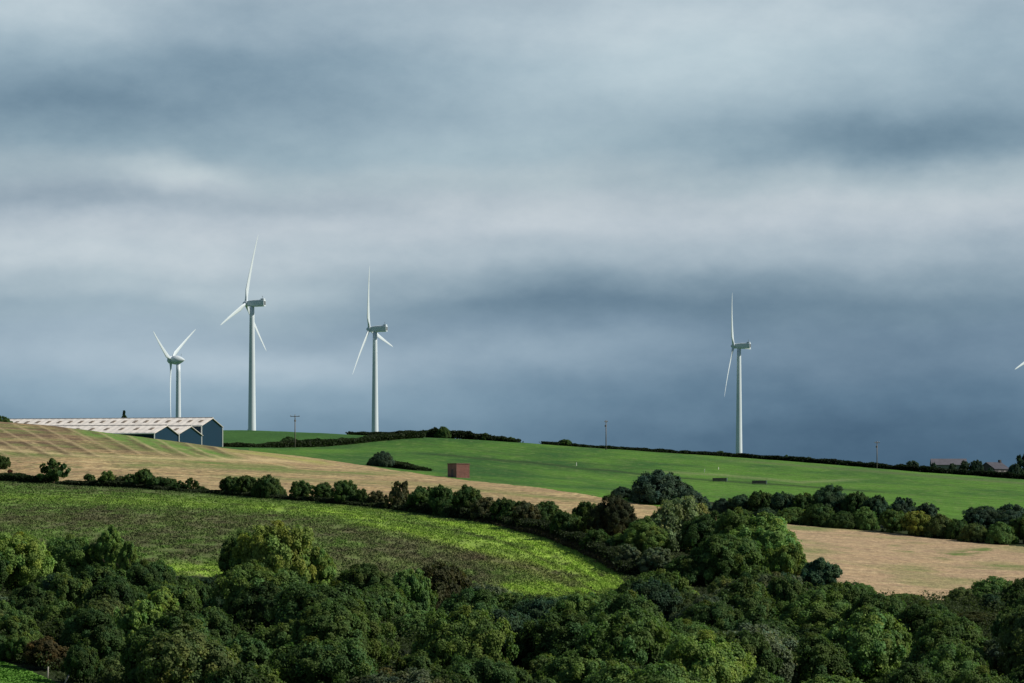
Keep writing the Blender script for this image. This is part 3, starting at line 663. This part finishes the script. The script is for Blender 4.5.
hedge('hedge', 'low brownish scrub line at the lime field side of the crop hedge', path_on(R3, 480, 622, -3, 12), 1.6, [.6] * 4 + [1.0] * 8, .25, 300, (.085, .07, .045), HG)
hedge('hedge', 'dark shrubby hedge between the small upper field and the pasture', [(262, 950), (300, 965), (340, 990), (380, 1008), (420, 1024)], 2.4, [1.0, 2.2, 1.6, 1.6, 1.8], .45, 400, (.026, .042, .018), HG)
hedge('hedge', 'dark ragged skyline hedge right of the third turbine', [(352, 1088), (400, 1062), (440, 1036), (480, 1036), (516, 1036)], 2.4, [.8, 1.6, 2.6, 1.9, 1.0], .45, 420, (.024, .038, .018), HG)
hedge('hedge', 'thin dark skyline hedge between the centre and the fourth turbine', path_on(RE, 545, 745, 3, 14), 1.8, [.7, .8, .8, .8, .8, .9, .9, 1.0, 1.1, 1.1, 1.2, 1.2, 1.3, 1.4], .42, 400, (.018, .03, .016), HG)
hedge('hedge', 'dark skyline hedge from the fourth turbine to the right border', path_on(RE, 745, 1060, 3, 14), 2.0, [1.4, 1.4, 1.5, 1.6, 1.7, 1.7, 1.8, 1.9, 2.0, 2.1, 2.1, 2.1, 2.1, 2.1], .42, 420, (.016, .028, .016), HG)
hedge('hedge', 'short low hedge trailing right from the lone pasture bush', [(390, Y_at(390, 467)), (405, Y_at(405, 469)), (420, Y_at(420, 470.5)), (428, Y_at(428, 471))], 1.6, [1.8, 1.2, .9, .5], .35, 420, (.028, .045, .02), HG)
hedge('hedge', 'low bank of rough growth beside the big sheds and upper field', [(224, 940), (245, 945), (265, 950)], 1.4, [1.3, 1.0, 1.0], .35, 380, (.03, .045, .02), HG)

# ------------------------------------------------------------------ solid helpers
def add_box(bm, x0, x1, y0, y1, z0, z1, M=None):
    v = [bm.verts.new(p) for p in ((x0, y0, z0), (x1, y0, z0), (x1, y1, z0), (x0, y1, z0), (x0, y0, z1), (x1, y0, z1), (x1, y1, z1), (x0, y1, z1))]
    for f in ((3, 2, 1, 0), (4, 5, 6, 7), (0, 1, 5, 4), (1, 2, 6, 5), (2, 3, 7, 6), (3, 0, 4, 7)): bm.faces.new([v[i] for i in f])
    if M: bmesh.ops.transform(bm, matrix=M, verts=v)
    return v
def add_tube(bm, p, q, r0, r1=None, seg=12, caps=True):
    r1 = r0 if r1 is None else r1; p, q = Vector(p), Vector(q); d = (q - p).normalized(); a = d.orthogonal().normalized(); b = d.cross(a)
    A = [bm.verts.new(p + (a * math.cos(2 * math.pi * k / seg) + b * math.sin(2 * math.pi * k / seg)) * r0) for k in range(seg)]
    B = [bm.verts.new(q + (a * math.cos(2 * math.pi * k / seg) + b * math.sin(2 * math.pi * k / seg)) * r1) for k in range(seg)]
    for k in range(seg): bm.faces.new((A[k], A[(k + 1) % seg], B[(k + 1) % seg], B[k]))
    if caps: bm.faces.new(A[::-1]); bm.faces.new(B)
def lathe(bm, prof, M=None, seg=28):
    rings = []; allv = []
    for (z, r) in prof:
        ring = [bm.verts.new((r * math.cos(2 * math.pi * k / seg), r * math.sin(2 * math.pi * k / seg), z)) for k in range(seg)]
        rings.append(ring); allv += ring
    for a, b in zip(rings, rings[1:]):
        for k in range(seg): bm.faces.new((a[k], a[(k + 1) % seg], b[(k + 1) % seg], b[k]))
    bm.faces.new(rings[0][::-1]); bm.faces.new(rings[-1])
    if M: bmesh.ops.transform(bm, matrix=M, verts=allv)
def done(name, bm, m, parent=None, smooth=False, bevel=0):
    bmesh.ops.recalc_face_normals(bm, faces=bm.faces)
    if bevel: bmesh.ops.bevel(bm, geom=[e for e in bm.edges], offset=bevel, segments=2, affect='EDGES', profile=.7)
    me = bpy.data.meshes.new(name); bm.to_mesh(me); bm.free()
    if smooth:
        for p in me.polygons: p.use_smooth = True
    return link(name, me, m, parent)

# ------------------------------------------------------------------ wind turbines
def blade_mesh(Rb, root_r, cmax, tip, bend, tw=9):
    bm = bmesh.new(); rings = []; seg = 16
    S = [0, .03, .07, .12, .18, .25, .35, .45, .55, .65, .75, .84, .92, .97, .99, 1.0]
    for s in S:
        f = min(1, max(0, (s - .03) / .15)); f = f * f * (3 - 2 * f)
        ch = (1 - f) * root_r * 2 + f * (cmax + (tip - cmax) * max(0, (s - .18) / .82) ** .85)
        if s > .9: ch *= (1 - ((s - .9) / .1) ** 2 * .75)
        th = (1 - f) * root_r * 2 + f * ch * (.30 - .16 * s)
        a = -(R(tw) * (1 - s) ** 2 * f + R(4)); ring = []
        for k in range(seg):
            t = 2 * math.pi * k / seg; cx = math.cos(t) * .5; cy = math.sin(t) * .5
            if f > 0: cy *= (1 - f) + f * (.75 + .5 * cx) * 1.0
            X = (cx + f * .18) * ch; Yb = cy * th
            # x: along the rotor plane, y: along the axis (downwind positive), z: along the blade
            ring.append(bm.verts.new((X * math.cos(a) - Yb * math.sin(a), X * math.sin(a) + Yb * math.cos(a) + bend * s * s * Rb, s * Rb)))
        rings.append(ring)
    for A_, B_ in zip(rings, rings[1:]):
        for k in range(seg): bm.faces.new((A_[k], A_[(k + 1) % seg], B_[(k + 1) % seg], B_[k]))
    bm.faces.new(rings[0][::-1]); bm.faces.new(rings[-1]); bmesh.ops.recalc_face_normals(bm, faces=bm.faces)
    me = bpy.data.meshes.new('rotor_blade'); bm.to_mesh(me); bm.free()
    for p in me.polygons: p.use_smooth = True
    return me
BL = blade_mesh(24.0, .5, 2.0, .45, .045); BL1 = blade_mesh(22.6, .5, 1.7, .42, .05)
def turbine(px, Y, hub_row, theta, label, alpha=18.5, egg=False):
    """local frame: the rotor axis points to -y (upwind) and the nacelle runs to +y; z up"""
    x = (px - HX) / F * Y; z0 = gz(x, Y) - .3; zh = (HY - hub_row) / F * Y; H = zh - z0
    # rotor normal (-cos a, sin a): rotate local -y onto it
    ax = Vector((-math.cos(R(alpha)), math.sin(R(alpha)), 0)); rz = math.atan2(ax.y, ax.x) + math.pi / 2
    root = empty('wind_turbine', (x, Y, z0), rz); tag(root, label, 'wind turbine', 'wind turbines on the hill')
    bm = bmesh.new(); rb, rt = (1.38, .80) if not egg else (1.2, .78)
    ht = H - (1.15 if not egg else 1.5); prof = [(-1.5, rb)]
    for k in range(13):
        t = k / 12; prof.append((t * ht, rb + (rt - rb) * t))
    lathe(bm, prof, seg=40); tw = done('tower', bm, M_white, root, True)
    bm = bmesh.new(); add_box(bm, .5 * -1, .5, -.06, .12, .4, 2.5, Matrix.Translation((0, -rb - .02, 0))); done('door', bm, M_grey, tw)
    hy = -2.15 if not egg else -2.9
    tilt = R(4.5)
    if not egg:
        bm = bmesh.new()      # long nacelle: lofted rounded box sections, cut off square at the back
        secs = [(-1.25, .55, .55, 0), (-1.1, .8, .85, 0), (-.4, .95, 1.1, 0), (1.0, 1.0, 1.2, .05), (3.4, .98, 1.18, .08), (4.2, .95, 1.12, .1)]; rings = []
        for (yy, hw, hh, dz) in [(q[0] * 1.12 - (.5 if q[0] < -1 else 0), *q[1:]) for q in secs]:
            ring = []
            for k in range(20):
                t = 2 * math.pi * k / 20; c_, s_ = math.cos(t), math.sin(t)
                ring.append(bm.verts.new((hw * math.copysign(abs(c_) ** .45, c_), yy, H + dz + hh * math.copysign(abs(s_) ** .45, s_))))
            rings.append(ring)
        for a_, b_ in zip(rings, rings[1:]):
            for k in range(20): bm.faces.new((a_[k], a_[(k + 1) % 20], b_[(k + 1) % 20], b_[k]))
        bm.faces.new(rings[0][::-1]); bm.faces.new(rings[-1]); nac = done('nacelle', bm, M_white, root, False)
        bm = bmesh.new(); add_box(bm, -.62, .62, 4.71, 4.8, H - .6, H + .75); done('rear_vent', bm, M_grey, nac)
        bm = bmesh.new(); add_box(bm, -.7, .7, 3.4, 4.6, H + 1.28, H + 1.62); done('cooler', bm, M_white, nac, bevel=.08)
        bm = bmesh.new(); add_tube(bm, (0, 3.9, H + 1.5), (0, 3.9, H + 2.5), .05); add_box(bm, -.35, .35, 3.86, 3.94, H + 2.4, H + 2.5); done('wind_vane', bm, M_grey, nac)
        bm = bmesh.new(); lathe(bm, [(-.4, 1.0), (.0, .98), (.6, .9), (1.15, .62), (1.45, .3), (1.52, .05)], Matrix.Translation((0, hy + .25, H)) @ Matrix.Rotation(R(90), 4, 'X') ); hub = done('hub', bm, M_white, root, True)
    else:
        bm = bmesh.new(); prof = [(-1.9, .7), (-1.5, 1.25), (-.8, 1.6), (0, 1.75), (1.0, 1.68), (2.0, 1.35), (2.9, .85), (3.5, .4), (3.8, .08)]
        lathe(bm, [(a, b) for a, b in prof], Matrix.Translation((0, -1.2, H)) @ Matrix.Rotation(R(-90), 4, 'X')); nac = done('nacelle', bm, M_white, root, True)
        bm = bmesh.new(); add_tube(bm, (0, 1.2, H + 1.5), (0, 1.2, H + 2.3), .05); done('wind_vane', bm, M_grey, nac)
        bm = bmesh.new(); lathe(bm, [(-.3, 1.55), (.2, 1.5), (.8, 1.2), (1.3, .7), (1.5, .1)], Matrix.Translation((0, hy - .15, H)) @ Matrix.Rotation(R(90), 4, 'X')); hub = done('hub', bm, M_white, root, True)
    for k in range(3):
        b = link('rotor_blade', BL1 if egg else BL, M_white, root)
        # theta measured clockwise as seen from the camera, from vertical
        th = -R(theta + 120 * k)
        b.matrix_local = Matrix.Translation((0, hy - .15, H)) @ Matrix.Rotation(-tilt, 4, 'X') @ Matrix.Rotation(th, 4, 'Y') @ Matrix.Translation((0, 0, .35))
    return root
turbine(252, 1167, 303.5, 9.5, 'tallest white turbine with the highest blade tip, second from the left')
turbine(375, 1277, 329, -17, 'white turbine with one upright blade, in the middle left, just left of the dark hedge', )
turbine(739, 1383, 346, -30, 'lone white turbine right of the centre of the photo', )
turbine(178.3, 1295, 360, 56, 'shortest turbine, behind the sheds, with an egg shaped nacelle and two raised blades', alpha=18, egg=True)
turbine(1041, 1350, 355, 14.6, 'turbine beyond the right border of which only one white blade tip shows', alpha=30)

# ------------------------------------------------------------------ the three big sheds
dvec = Vector((.218, .976, 0)).normalized(); lvec = Vector((-.976, .218, 0)).normalized()
SRZ = math.atan2(lvec.y, lvec.x)      # local +x runs along the shed (to the left), local -y.. gable width runs along +y'
def shed(px, Y, w, L, floor_z, eave, rise, label, nsky, first_sky, pipes=True, z_down=6):
    o = Vector(((px - HX) / F * Y, Y, floor_z))
    # local frame: x = lvec, y = -dvec  -> use y negative going away from the camera
    root = empty('farm_shed', o, SRZ); tag(root, label, 'shed', 'big farm sheds behind the brow')
    yf = lambda t: -t          # distance away from the camera along the gable
    e, r = eave - floor_z, eave + rise - floor_z
    bm = bmesh.new()
    P_ = [(0, yf(0), -z_down), (0, yf(w), -z_down), (0, yf(w), e), (0, yf(w / 2), r), (0, yf(0), e)]
    a = [bm.verts.new(p) for p in P_]; b = [bm.verts.new((L, p[1], p[2])) for p in P_]
    bm.faces.new(a); bm.faces.new(b[::-1])
    for i in range(5): bm.faces.new((a[i], a[(i + 1) % 5], b[(i + 1) % 5], b[i]))
    done('wall', bm, M_navy, root)
    bm = bmesh.new(); sl = rise / (w / 2); t = .16; ov = .45
    for s in (0, 1):       # two roof slopes with corrugation ribs across the slope edge
        nseg = int(L / .9)
        y0 = -ov if s == 0 else w + ov; ym = w / 2
        z0 = e - sl * ov + .02; zt = r + .02
        vs = []
        for i in range(nseg + 1):
            X = -.35 + (L + .7) * i / nseg; up = .05 if i % 2 else 0
            vs.append([bm.verts.new((X, yf(y0), z0 + up)), bm.verts.new((X, yf(ym), zt + up)), bm.verts.new((X, yf(ym), zt + t + up)), bm.verts.new((X, yf(y0), z0 + t + up))])
        for p, q in zip(vs, vs[1:]):
            for k in range(4): bm.faces.new((p[k], p[(k + 1) % 4], q[(k + 1) % 4], q[k]))
        bm.faces.new(vs[0][::-1]); bm.faces.new(vs[-1])
    roof = done('roof', bm, M_roof, root)
    bm = bmesh.new(); add_box(bm, -.4, L + .4, yf(w / 2) - .35, yf(w / 2) + .35, r + .12, r + .34); done('ridge_cap', bm, M_trim, roof)
    ang = math.atan(sl)
    for k in range(nsky):
        X = first_sky + k * (L - 2 * first_sky) / max(1, nsky - 1)
        bm = bmesh.new(); cy = w * .24; add_box(bm, -.45, .45, -w * .07, w * .07, 0, .09)
        sk = done('skylight', bm, M_sky, roof); sk.location = (X, yf(cy), e + sl * cy + t + .09); sk.rotation_euler = (-ang, 0, 0)
    if pipes:
        for (X, yy) in ((-.12, -.12), ):
            bm = bmesh.new(); add_tube(bm, (X, yf(yy), -z_down), (X, yf(yy), e - .1), .17, seg=8); done('downpipe', bm, M_pipe, root)
    bm = bmesh.new()       # pale verge trim up the gable
    for (ya, za, yb, zb) in ((-ov, e - sl * ov, w / 2, r), (w / 2, r, w + ov, e - sl * ov)):
        q = [bm.verts.new((X, yf(yy), zz + dz)) for X in (-.42, -.352) for (yy, zz) in ((ya, za), (yb, zb)) for dz in (-.02, .12)]
        for f in ((0, 1, 3, 2), (4, 6, 7, 5), (0, 2, 6, 4), (1, 5, 7, 3), (0, 4, 5, 1), (2, 3, 7, 6)): bm.faces.new([q[i] for i in f])
    done('verge_trim', bm, M_trim, root)
    bm = bmesh.new(); add_tube(bm, (-.35, yf(-ov) + .1, e - sl * ov - .05), (L + .35, yf(-ov) + .1, e - sl * ov - .05), .12, seg=8); done('gutter', bm, M_pipe, root)
    return root
shB = shed(154, 880, 19.5, 33, 19.0, 22.4, 2.1, 'nearest low blue shed with a pale roof and a row of rooflights', 8, 2.2)
shC = shed(178.6, 899.3, 19.5, 33, 19.0, 22.75, 2.1, 'low blue shed squeezed between the nearest shed and the tallest one', 8, 2.2)
shA = shed(201.2, 918.6, 18.5, 59, 19.0, 25.45, 2.15, 'longest and tallest blue shed with the pale roof running to the left border', 19, 1.5)
bm = bmesh.new(); add_tube(bm, (-.14, -18.6, -6), (-.14, -18.6, 6.2), .17, seg=8); done('downpipe', bm, M_pipe, shA)
bm = bmesh.new(); add_tube(bm, (5.0, .16, 0), (5.0, .16, 6.3), .17, seg=8); done('downpipe', bm, M_pipe, shA)

# ------------------------------------------------------------------ brick hut
g = at(456.5, 768); hut = empty('brick_hut', (g.x, g.y, g.z - .15), R(36)); tag(hut, 'small red brick hut with a flat roof at the edge of the pasture', 'hut')
bm = bmesh.new(); add_box(bm, 0, 3.6, 0, 3.5, -.5, 3.25); done('wall', bm, M_brick, hut)
bm = bmesh.new(); add_box(bm, -.1, 3.7, -.1, 3.6, 3.253, 3.42); done('roof', bm, mat('weathered_red_roof_slab', rough=.9, build=noisy((.13, .075, .065), 1.5, .8, 1.15)), hut, bevel=.02)
bm = bmesh.new(); add_box(bm, -.02, .04, 1.2, 2.1, .1, 2.1); done('door', bm, M_box, hut)
bm = bmesh.new(); add_box(bm, -.15, 3.75, -.15, 3.65, -.5, .12); done('plinth', bm, M_conc, hut)

# ------------------------------------------------------------------ power poles
def pole(px, Y, top, label, pal=M_wood, arm=1.15, rz=0):
    g = at(px, Y); h = (HY - top) / F * Y - g.z
    root = empty('power_pole', g, rz); tag(root, label, 'power pole', 'wooden power poles crossing the hill')
    bm = bmesh.new(); add_tube(bm, (0, 0, -.8), (0, 0, h), .17, .11, 12); done('pole', bm, pal, root, True)
    bm = bmesh.new(); add_box(bm, -arm, arm, -.19, -.12, h - .62, h - .44); ca = done('crossarm', bm, M_wood, root, bevel=.01)
    for s in (-arm + .12, 0, arm - .12):
        bm = bmesh.new(); lathe(bm, [(0, .05), (.05, .1), (.12, .06), (.18, .1), (.26, .05)], Matrix.Translation((s, -.155, h - .44)), 10); done('insulator', bm, M_ins, ca, True)
    bm = bmesh.new(); add_box(bm, -.25, .25, .12, .42, h - 2.0, h - 1.5); done('fuse_box', bm, M_grey, root, bevel=.02)
    return root
pole(295, 958, 414.5, 'wooden power pole between the sheds and the third turbine', arm=1.3)
pole(606, 1010, 420, 'wooden power pole standing in the pasture in the middle of the photo', M_wood, .55, R(20))
pole(877, 1035, 441, 'wooden power pole in the pasture near the right border', M_wood, .8, R(12))

# ------------------------------------------------------------------ troughs, marker posts, fence posts
def trough(px, Y, label, rz):
    g = at(px, Y); root = empty('feed_trough', g, rz); tag(root, label, 'trough', 'long troughs in the pasture')
    bm = bmesh.new(); z0, z1 = .2, .95
    add_box(bm, -1.7, 1.7, -.62, .62, z0, z0 + .1)
    for (a, b, c, d) in ((-1.7, 1.7, -.62, -.54), (-1.7, 1.7, .54, .62)): add_box(bm, a, b, c, d, z0 + .103, z1)
    add_box(bm, -1.7, -1.62, -.537, .537, z0 + .103, z1); done('body', bm, M_box, root)
    bm = bmesh.new(); add_box(bm, 1.72, 1.95, -.62, .62, .1, z1 + .02); done('end_panel', bm, M_galv, root, bevel=.02)
    for (sx, sy) in ((-1.5, -.5), (1.5, -.5), (-1.5, .5), (1.5, .5)):
        bm = bmesh.new(); add_box(bm, sx - .06, sx + .06, sy - .06, sy + .06, -.2, z0 - .002); done('leg', bm, M_box, root)
    return root
trough(719.5, Y_at(719.5, 482), 'left of two dark troughs with a pale end, in the pasture', R(-4))
trough(759, Y_at(759, 484.5), 'right of two dark troughs with a pale end, in the pasture', R(-4))
def post(name, px, Y, h, r, m, label, cat, group, lean=0):
    g = at(px, Y); root = empty(name, g); root.rotation_euler = (0, R(lean), R(random.uniform(0, 90))); tag(root, label, cat, group)
    bm = bmesh.new(); add_box(bm, -r, r, -r, r, -.3, h); done('shaft', bm, m, root, bevel=r * .2)
    bm = bmesh.new(); lathe(bm, [(h, r * 1.25), (h + .05, r * 1.25), (h + .1, r * .6)], seg=8); done('cap', bm, m, root)
M_wpost = mat('white_painted_post', (.75, .75, .7), .6)
post('marker_post', 576.5, Y_at(576.5, 466), .8, .06, M_wpost, 'tiny white marker post in the pasture right of the brick hut', 'post', 'white marker posts in the pasture')
post('marker_post', 704.5, Y_at(704.5, 472.5), .8, .06, M_wpost, 'tiny white marker post just left of the troughs', 'post', 'white marker posts in the pasture')
post('marker_post', 718.5, Y_at(718.5, 469.5), .5, .06, M_wpost, 'tiny white marker post just above the left trough', 'post', 'white marker posts in the pasture')
def fpost(px, Y, label, lean):
    g = at(px, Y); root = empty('fence_post', g); root.rotation_euler = (0, R(lean), 0); tag(root, label, 'fence post', 'fence posts of the meadow corner')
    bm = bmesh.new(); add_tube(bm, (0, 0, -.3), (0, 0, 1.15), .09, .08, 10); done('shaft', bm, M_palewood, root, True)
    bm = bmesh.new()
    for z in (.6, 1.0): add_tube(bm, (-.1, 0, z), (.1, 0, z), .012, seg=6)
    done('wire_staples', bm, M_galv, root)
fpost(47.5, 337.5, 'upright fence post at the edge of the meadow corner', 3)
fpost(64, 332.5, 'leaning pale fence post at the edge of the meadow corner', 24)

# ------------------------------------------------------------------ farm on the right skyline
def house(name, px, Y, floor_row, L, w, e, r, rz, mw, mr, label, wins, chimney=False):
    x = (px - HX) / F * Y; root = empty(name, (x, Y, (HY - floor_row) / F * Y), rz); tag(root, label, 'barn' if 'barn' in name else 'house')
    bm = bmesh.new(); Pp = [(0, 0, -3), (0, w, -3), (0, w, e), (0, w / 2, r), (0, 0, e)]
    a = [bm.verts.new(p) for p in Pp]; b = [bm.verts.new((L, p[1], p[2])) for p in Pp]
    bm.faces.new(a); bm.faces.new(b[::-1])
    for i in range(5): bm.faces.new((a[i], a[(i + 1) % 5], b[(i + 1) % 5], b[i]))
    done('wall', bm, mw, root)
    bm = bmesh.new(); sl = (r - e) / (w / 2)
    for s in (0, 1):
        y0, ym = (-.3, w / 2) if s == 0 else (w + .3, w / 2)
        q = [bm.verts.new((X, yy, zz)) for X in (-.25, L + .25) for (yy, zz) in ((y0, e - sl * .3 + .02), (ym, r + .02), (ym, r + .2), (y0, e - sl * .3 + .2))]
        for k in range(4): bm.faces.new((q[k], q[(k + 1) % 4], q[4 + (k + 1) % 4], q[4 + k]))
        bm.faces.new(q[:4][::-1]); bm.faces.new(q[4:])
    rf = done('roof', bm, mr, root)
    if chimney:
        bm = bmesh.new(); add_box(bm, L - 1.0, L - .2, w / 2 - .4, w / 2 + .4, r - .3, r + 1.0); done('chimney', bm, M_stone, rf)
    for (X, Z, ww, wh) in wins:
        bm = bmesh.new(); add_box(bm, X, X + ww, -.05, .03, Z, Z + wh); fr = done('window', bm, M_trim, root)
        bm = bmesh.new(); add_box(bm, X + .1, X + ww - .1, -.08, -.053, Z + .1, Z + wh - .1); done('pane', bm, M_dark, fr)
    return root
house('barn', 932, 1150, 470.5, 11.6, 7, 1.9, 3.85, R(-3), M_cream, M_pinkroof, 'long low barn with a pinkish roof on the right skyline', [(2, .4, 1.2, .9), (7, .4, 1.2, .9)])
house('stone_house', 994.5, 1150, 475, 7, 7.5, 2.1, 4.2, R(38), M_stone, M_slate, 'small dark stone house with a grey roof on the right skyline', [(2, .3, .9, 1.1), (4.5, .3, .9, 1.1)], True)

# ------------------------------------------------------------------ sky and light
SUN_EL, SUN_AZ = 37.0, 95.0      # azimuth clockwise from +y (view direction); 90 is straight right
world = bpy.data.worlds.new('World'); scene.world = world; world.use_nodes = True
nt = world.node_tree; nt.nodes.clear()
out = node(nt, 'ShaderNodeOutputWorld'); bg = node(nt, 'ShaderNodeBackground'); nt.links.new(bg.outputs[0], out.inputs['Surface'])
sky = node(nt, 'ShaderNodeTexSky'); sky.sky_type = 'NISHITA'; sky.sun_disc = False; sky.sun_elevation = R(SUN_EL); sky.sun_rotation = R(SUN_AZ); sky.air_density = 1.2; sky.dust_density = 1.5
def math_(op, a, b=None, clamp=False):
    m = nt.nodes.new('ShaderNodeMath'); m.operation = op; m.use_clamp = clamp
    for i, v in enumerate((a, b)):
        if v is None: continue
        if isinstance(v, (int, float)): m.inputs[i].default_value = v
        else: nt.links.new(v, m.inputs[i])
    return m.outputs[0]
tc = node(nt, 'ShaderNodeTexCoord'); sp = node(nt, 'ShaderNodeSeparateXYZ'); nt.links.new(tc.outputs['Generated'], sp.inputs[0])
az = math_('ARCTAN2', sp.outputs['X'], sp.outputs['Y']); el = math_('ARCSINE', sp.outputs['Z'])
U0 = math_('MULTIPLY', az, 34.13); V0 = math_('MULTIPLY', el, 34.13)      # in units of about 1.7 degrees
cb = node(nt, 'ShaderNodeCombineXYZ'); nt.links.new(U0, cb.inputs[0]); nt.links.new(math_('MULTIPLY', V0, 1.8), cb.inputs[1])
def wn(scale, detail, rough, off):
    ad = node(nt, 'ShaderNodeVectorMath', operation='ADD'); ad.inputs[1].default_value = off; nt.links.new(cb.outputs[0], ad.inputs[0])
    nz = node(nt, 'ShaderNodeTexNoise'); nz.inputs['Scale'].default_value = scale; nz.inputs['Detail'].default_value = detail; nz.inputs['Roughness'].default_value = rough
    nt.links.new(ad.outputs[0], nz.inputs['Vector']); return math_('SUBTRACT', nz.outputs['Fac'], .5)
w1 = wn(.32, 5, .55, (3, 7, 1)); w2 = wn(.32, 5, .55, (13, 2, 5)); w3 = wn(.22, 6, .6, (5, 5, 9)); w4 = wn(1.1, 6, .62, (1, 8, 2)); w5 = wn(2.6, 7, .62, (4, 3, 8))
U = math_('ADD', U0, math_('MULTIPLY', w1, 2.2)); Vv = math_('ADD', V0, math_('MULTIPLY', w2, .95))
def s2l(c): return tuple(((v / 255) / 12.92 if v / 255 <= .04045 else ((v / 255 + .055) / 1.055) ** 2.4) for v in c)
SKY_ROWS = [(530, (74, 102, 125)), (470, (82, 112, 136)), (430, (103, 132, 154)), (400, (117, 145, 166)), (365, (132, 156, 175)), (340, (128, 152, 171)), (312, (130, 154, 171)), (288, (148, 169, 183)), (255, (173, 189, 200)), (225, (182, 195, 205)), (205, (176, 190, 200)), (180, (166, 184, 194)), (150, (152, 175, 188)), (115, (150, 173, 187)), (70, (160, 182, 195)), (20, (169, 188, 200)), (-90, (156, 172, 185)), (-400, (108, 126, 146))]  # last row: unseen overhead sky, toned darker to hold down ambient light
ramp = node(nt, 'ShaderNodeValToRGB'); cr = ramp.color_ramp; cr.interpolation = 'EASE'
VMIN, VMAX = -.2, 9.3
fac = math_('DIVIDE', math_('SUBTRACT', Vv, VMIN), VMAX - VMIN, True); nt.links.new(fac, ramp.inputs[0])
for i, (row_, c) in enumerate(SKY_ROWS):
    p_ = ((520 - row_) / 100 - VMIN) / (VMAX - VMIN); p_ = min(1, max(0, p_))
    e = cr.elements[i] if i < 2 else cr.elements.new(p_)
    e.position = p_; e.color = (*s2l(c), 1)
    if i >= 1 and i < 2: pass
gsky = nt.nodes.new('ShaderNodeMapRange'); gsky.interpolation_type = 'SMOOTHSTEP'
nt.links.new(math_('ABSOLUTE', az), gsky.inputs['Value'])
for k_, v_ in (('From Min', R(30)), ('From Max', R(85)), ('To Min', 1.0), ('To Max', .68)): gsky.inputs[k_].default_value = v_  # added dimming of the unseen side and rear sky, to cut ambient light
gain = math_('ADD', 1.0, math_('MULTIPLY', w3, .25)); gain = math_('ADD', gain, math_('MULTIPLY', w4, .28)); gain = math_('ADD', gain, math_('MULTIPLY', w5, .13))
BLOBS = [(40, 112, 190, 46, -.24), (60, 15, 140, 40, .14), (290, 62, 150, 44, -.20), (250, 0, 80, 22, -.10), (450, 150, 170, 42, .10), (720, 55, 200, 60, .20), (560, 100, 130, 60, .06), (905, 145, 180, 24, -.28), (1010, 50, 80, 40, -.05), (165, 186, 60, 17, .22),
         (60, 208, 170, 18, -.20), (330, 208, 130, 12, -.06), (130, 262, 190, 34, .12), (520, 215, 230, 18, .08), (900, 200, 200, 20, .10), (1000, 245, 170, 34, -.10), (540, 308, 200, 24, -.15), (820, 300, 260, 30, -.12), (270, 300, 130, 26, .16), (90, 350, 240, 60, .32),
         (290, 372, 150, 24, .22), (200, 425, 300, 34, .20), (560, 360, 110, 16, .14), (690, 352, 90, 14, .06), (930, 360, 240, 44, -.16), (900, 430, 260, 44, -.22), (700, 430, 200, 30, -.08)]
for (bx, by, rx, ry, amp) in BLOBS:
    du = math_('DIVIDE', math_('SUBTRACT', U, (bx - 512) / 100), rx / 100); dv = math_('DIVIDE', math_('SUBTRACT', Vv, (520 - by) / 100), ry / 100)
    q = math_('ADD', math_('MULTIPLY', du, du), math_('MULTIPLY', dv, dv))
    gain = math_('ADD', gain, math_('MULTIPLY', math_('EXPONENT', math_('MULTIPLY', q, -1.0)), amp * 1.35))
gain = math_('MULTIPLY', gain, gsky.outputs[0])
gc = node(nt, 'ShaderNodeCombineXYZ')
for k_, ex in enumerate((1.36, 1.06, .83)): nt.links.new(math_('POWER', gain, ex), gc.inputs[k_])
cl = node(nt, 'ShaderNodeVectorMath', operation='MULTIPLY'); nt.links.new(ramp.outputs[0], cl.inputs[0]); nt.links.new(gc.outputs[0], cl.inputs[1])
nk = node(nt, 'ShaderNodeVectorMath', operation='SCALE'); nt.links.new(sky.outputs[0], nk.inputs[0]); nk.inputs['Scale'].default_value = .05
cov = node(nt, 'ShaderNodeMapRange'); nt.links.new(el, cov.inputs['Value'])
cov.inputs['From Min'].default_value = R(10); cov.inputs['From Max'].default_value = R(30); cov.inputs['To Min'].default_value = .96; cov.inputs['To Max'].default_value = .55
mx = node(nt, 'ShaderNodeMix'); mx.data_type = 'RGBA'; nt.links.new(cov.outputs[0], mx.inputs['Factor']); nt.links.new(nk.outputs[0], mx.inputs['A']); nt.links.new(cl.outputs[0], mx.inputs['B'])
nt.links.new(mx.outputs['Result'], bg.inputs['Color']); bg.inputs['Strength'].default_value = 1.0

sun = bpy.data.lights.new('sun', 'SUN'); sun.energy = 5.0; sun.angle = R(.6); sun.color = (1, .92, .80)
so = bpy.data.objects.new('sun', sun); COL.objects.link(so)
sd = Vector((math.sin(R(SUN_AZ)) * math.cos(R(SUN_EL)), math.cos(R(SUN_AZ)) * math.cos(R(SUN_EL)), math.sin(R(SUN_EL))))
so.rotation_euler = (-sd).to_track_quat('-Z', 'Y').to_euler()

cam = bpy.data.cameras.new('camera'); co = bpy.data.objects.new('camera', cam); COL.objects.link(co)
cam.sensor_width = 36; cam.lens = 36 * F / 1024; cam.clip_start = .5; cam.clip_end = 30000
co.location = (0, 0, 0); co.rotation_euler = (R(90), 0, 0)
cam.shift_y = (HY - 341.5) / 1024.0; cam.shift_x = 0
scene.camera = co
scene.view_settings.view_transform = 'Standard'; scene.view_settings.look = 'None'; scene.view_settings.exposure = 0; scene.view_settings.gamma = 1
scene.render.engine = 'CYCLES'
scene.cycles.max_bounces = 5; scene.cycles.diffuse_bounces = 3; scene.cycles.transmission_bounces = 3; scene.cycles.glossy_bounces = 2
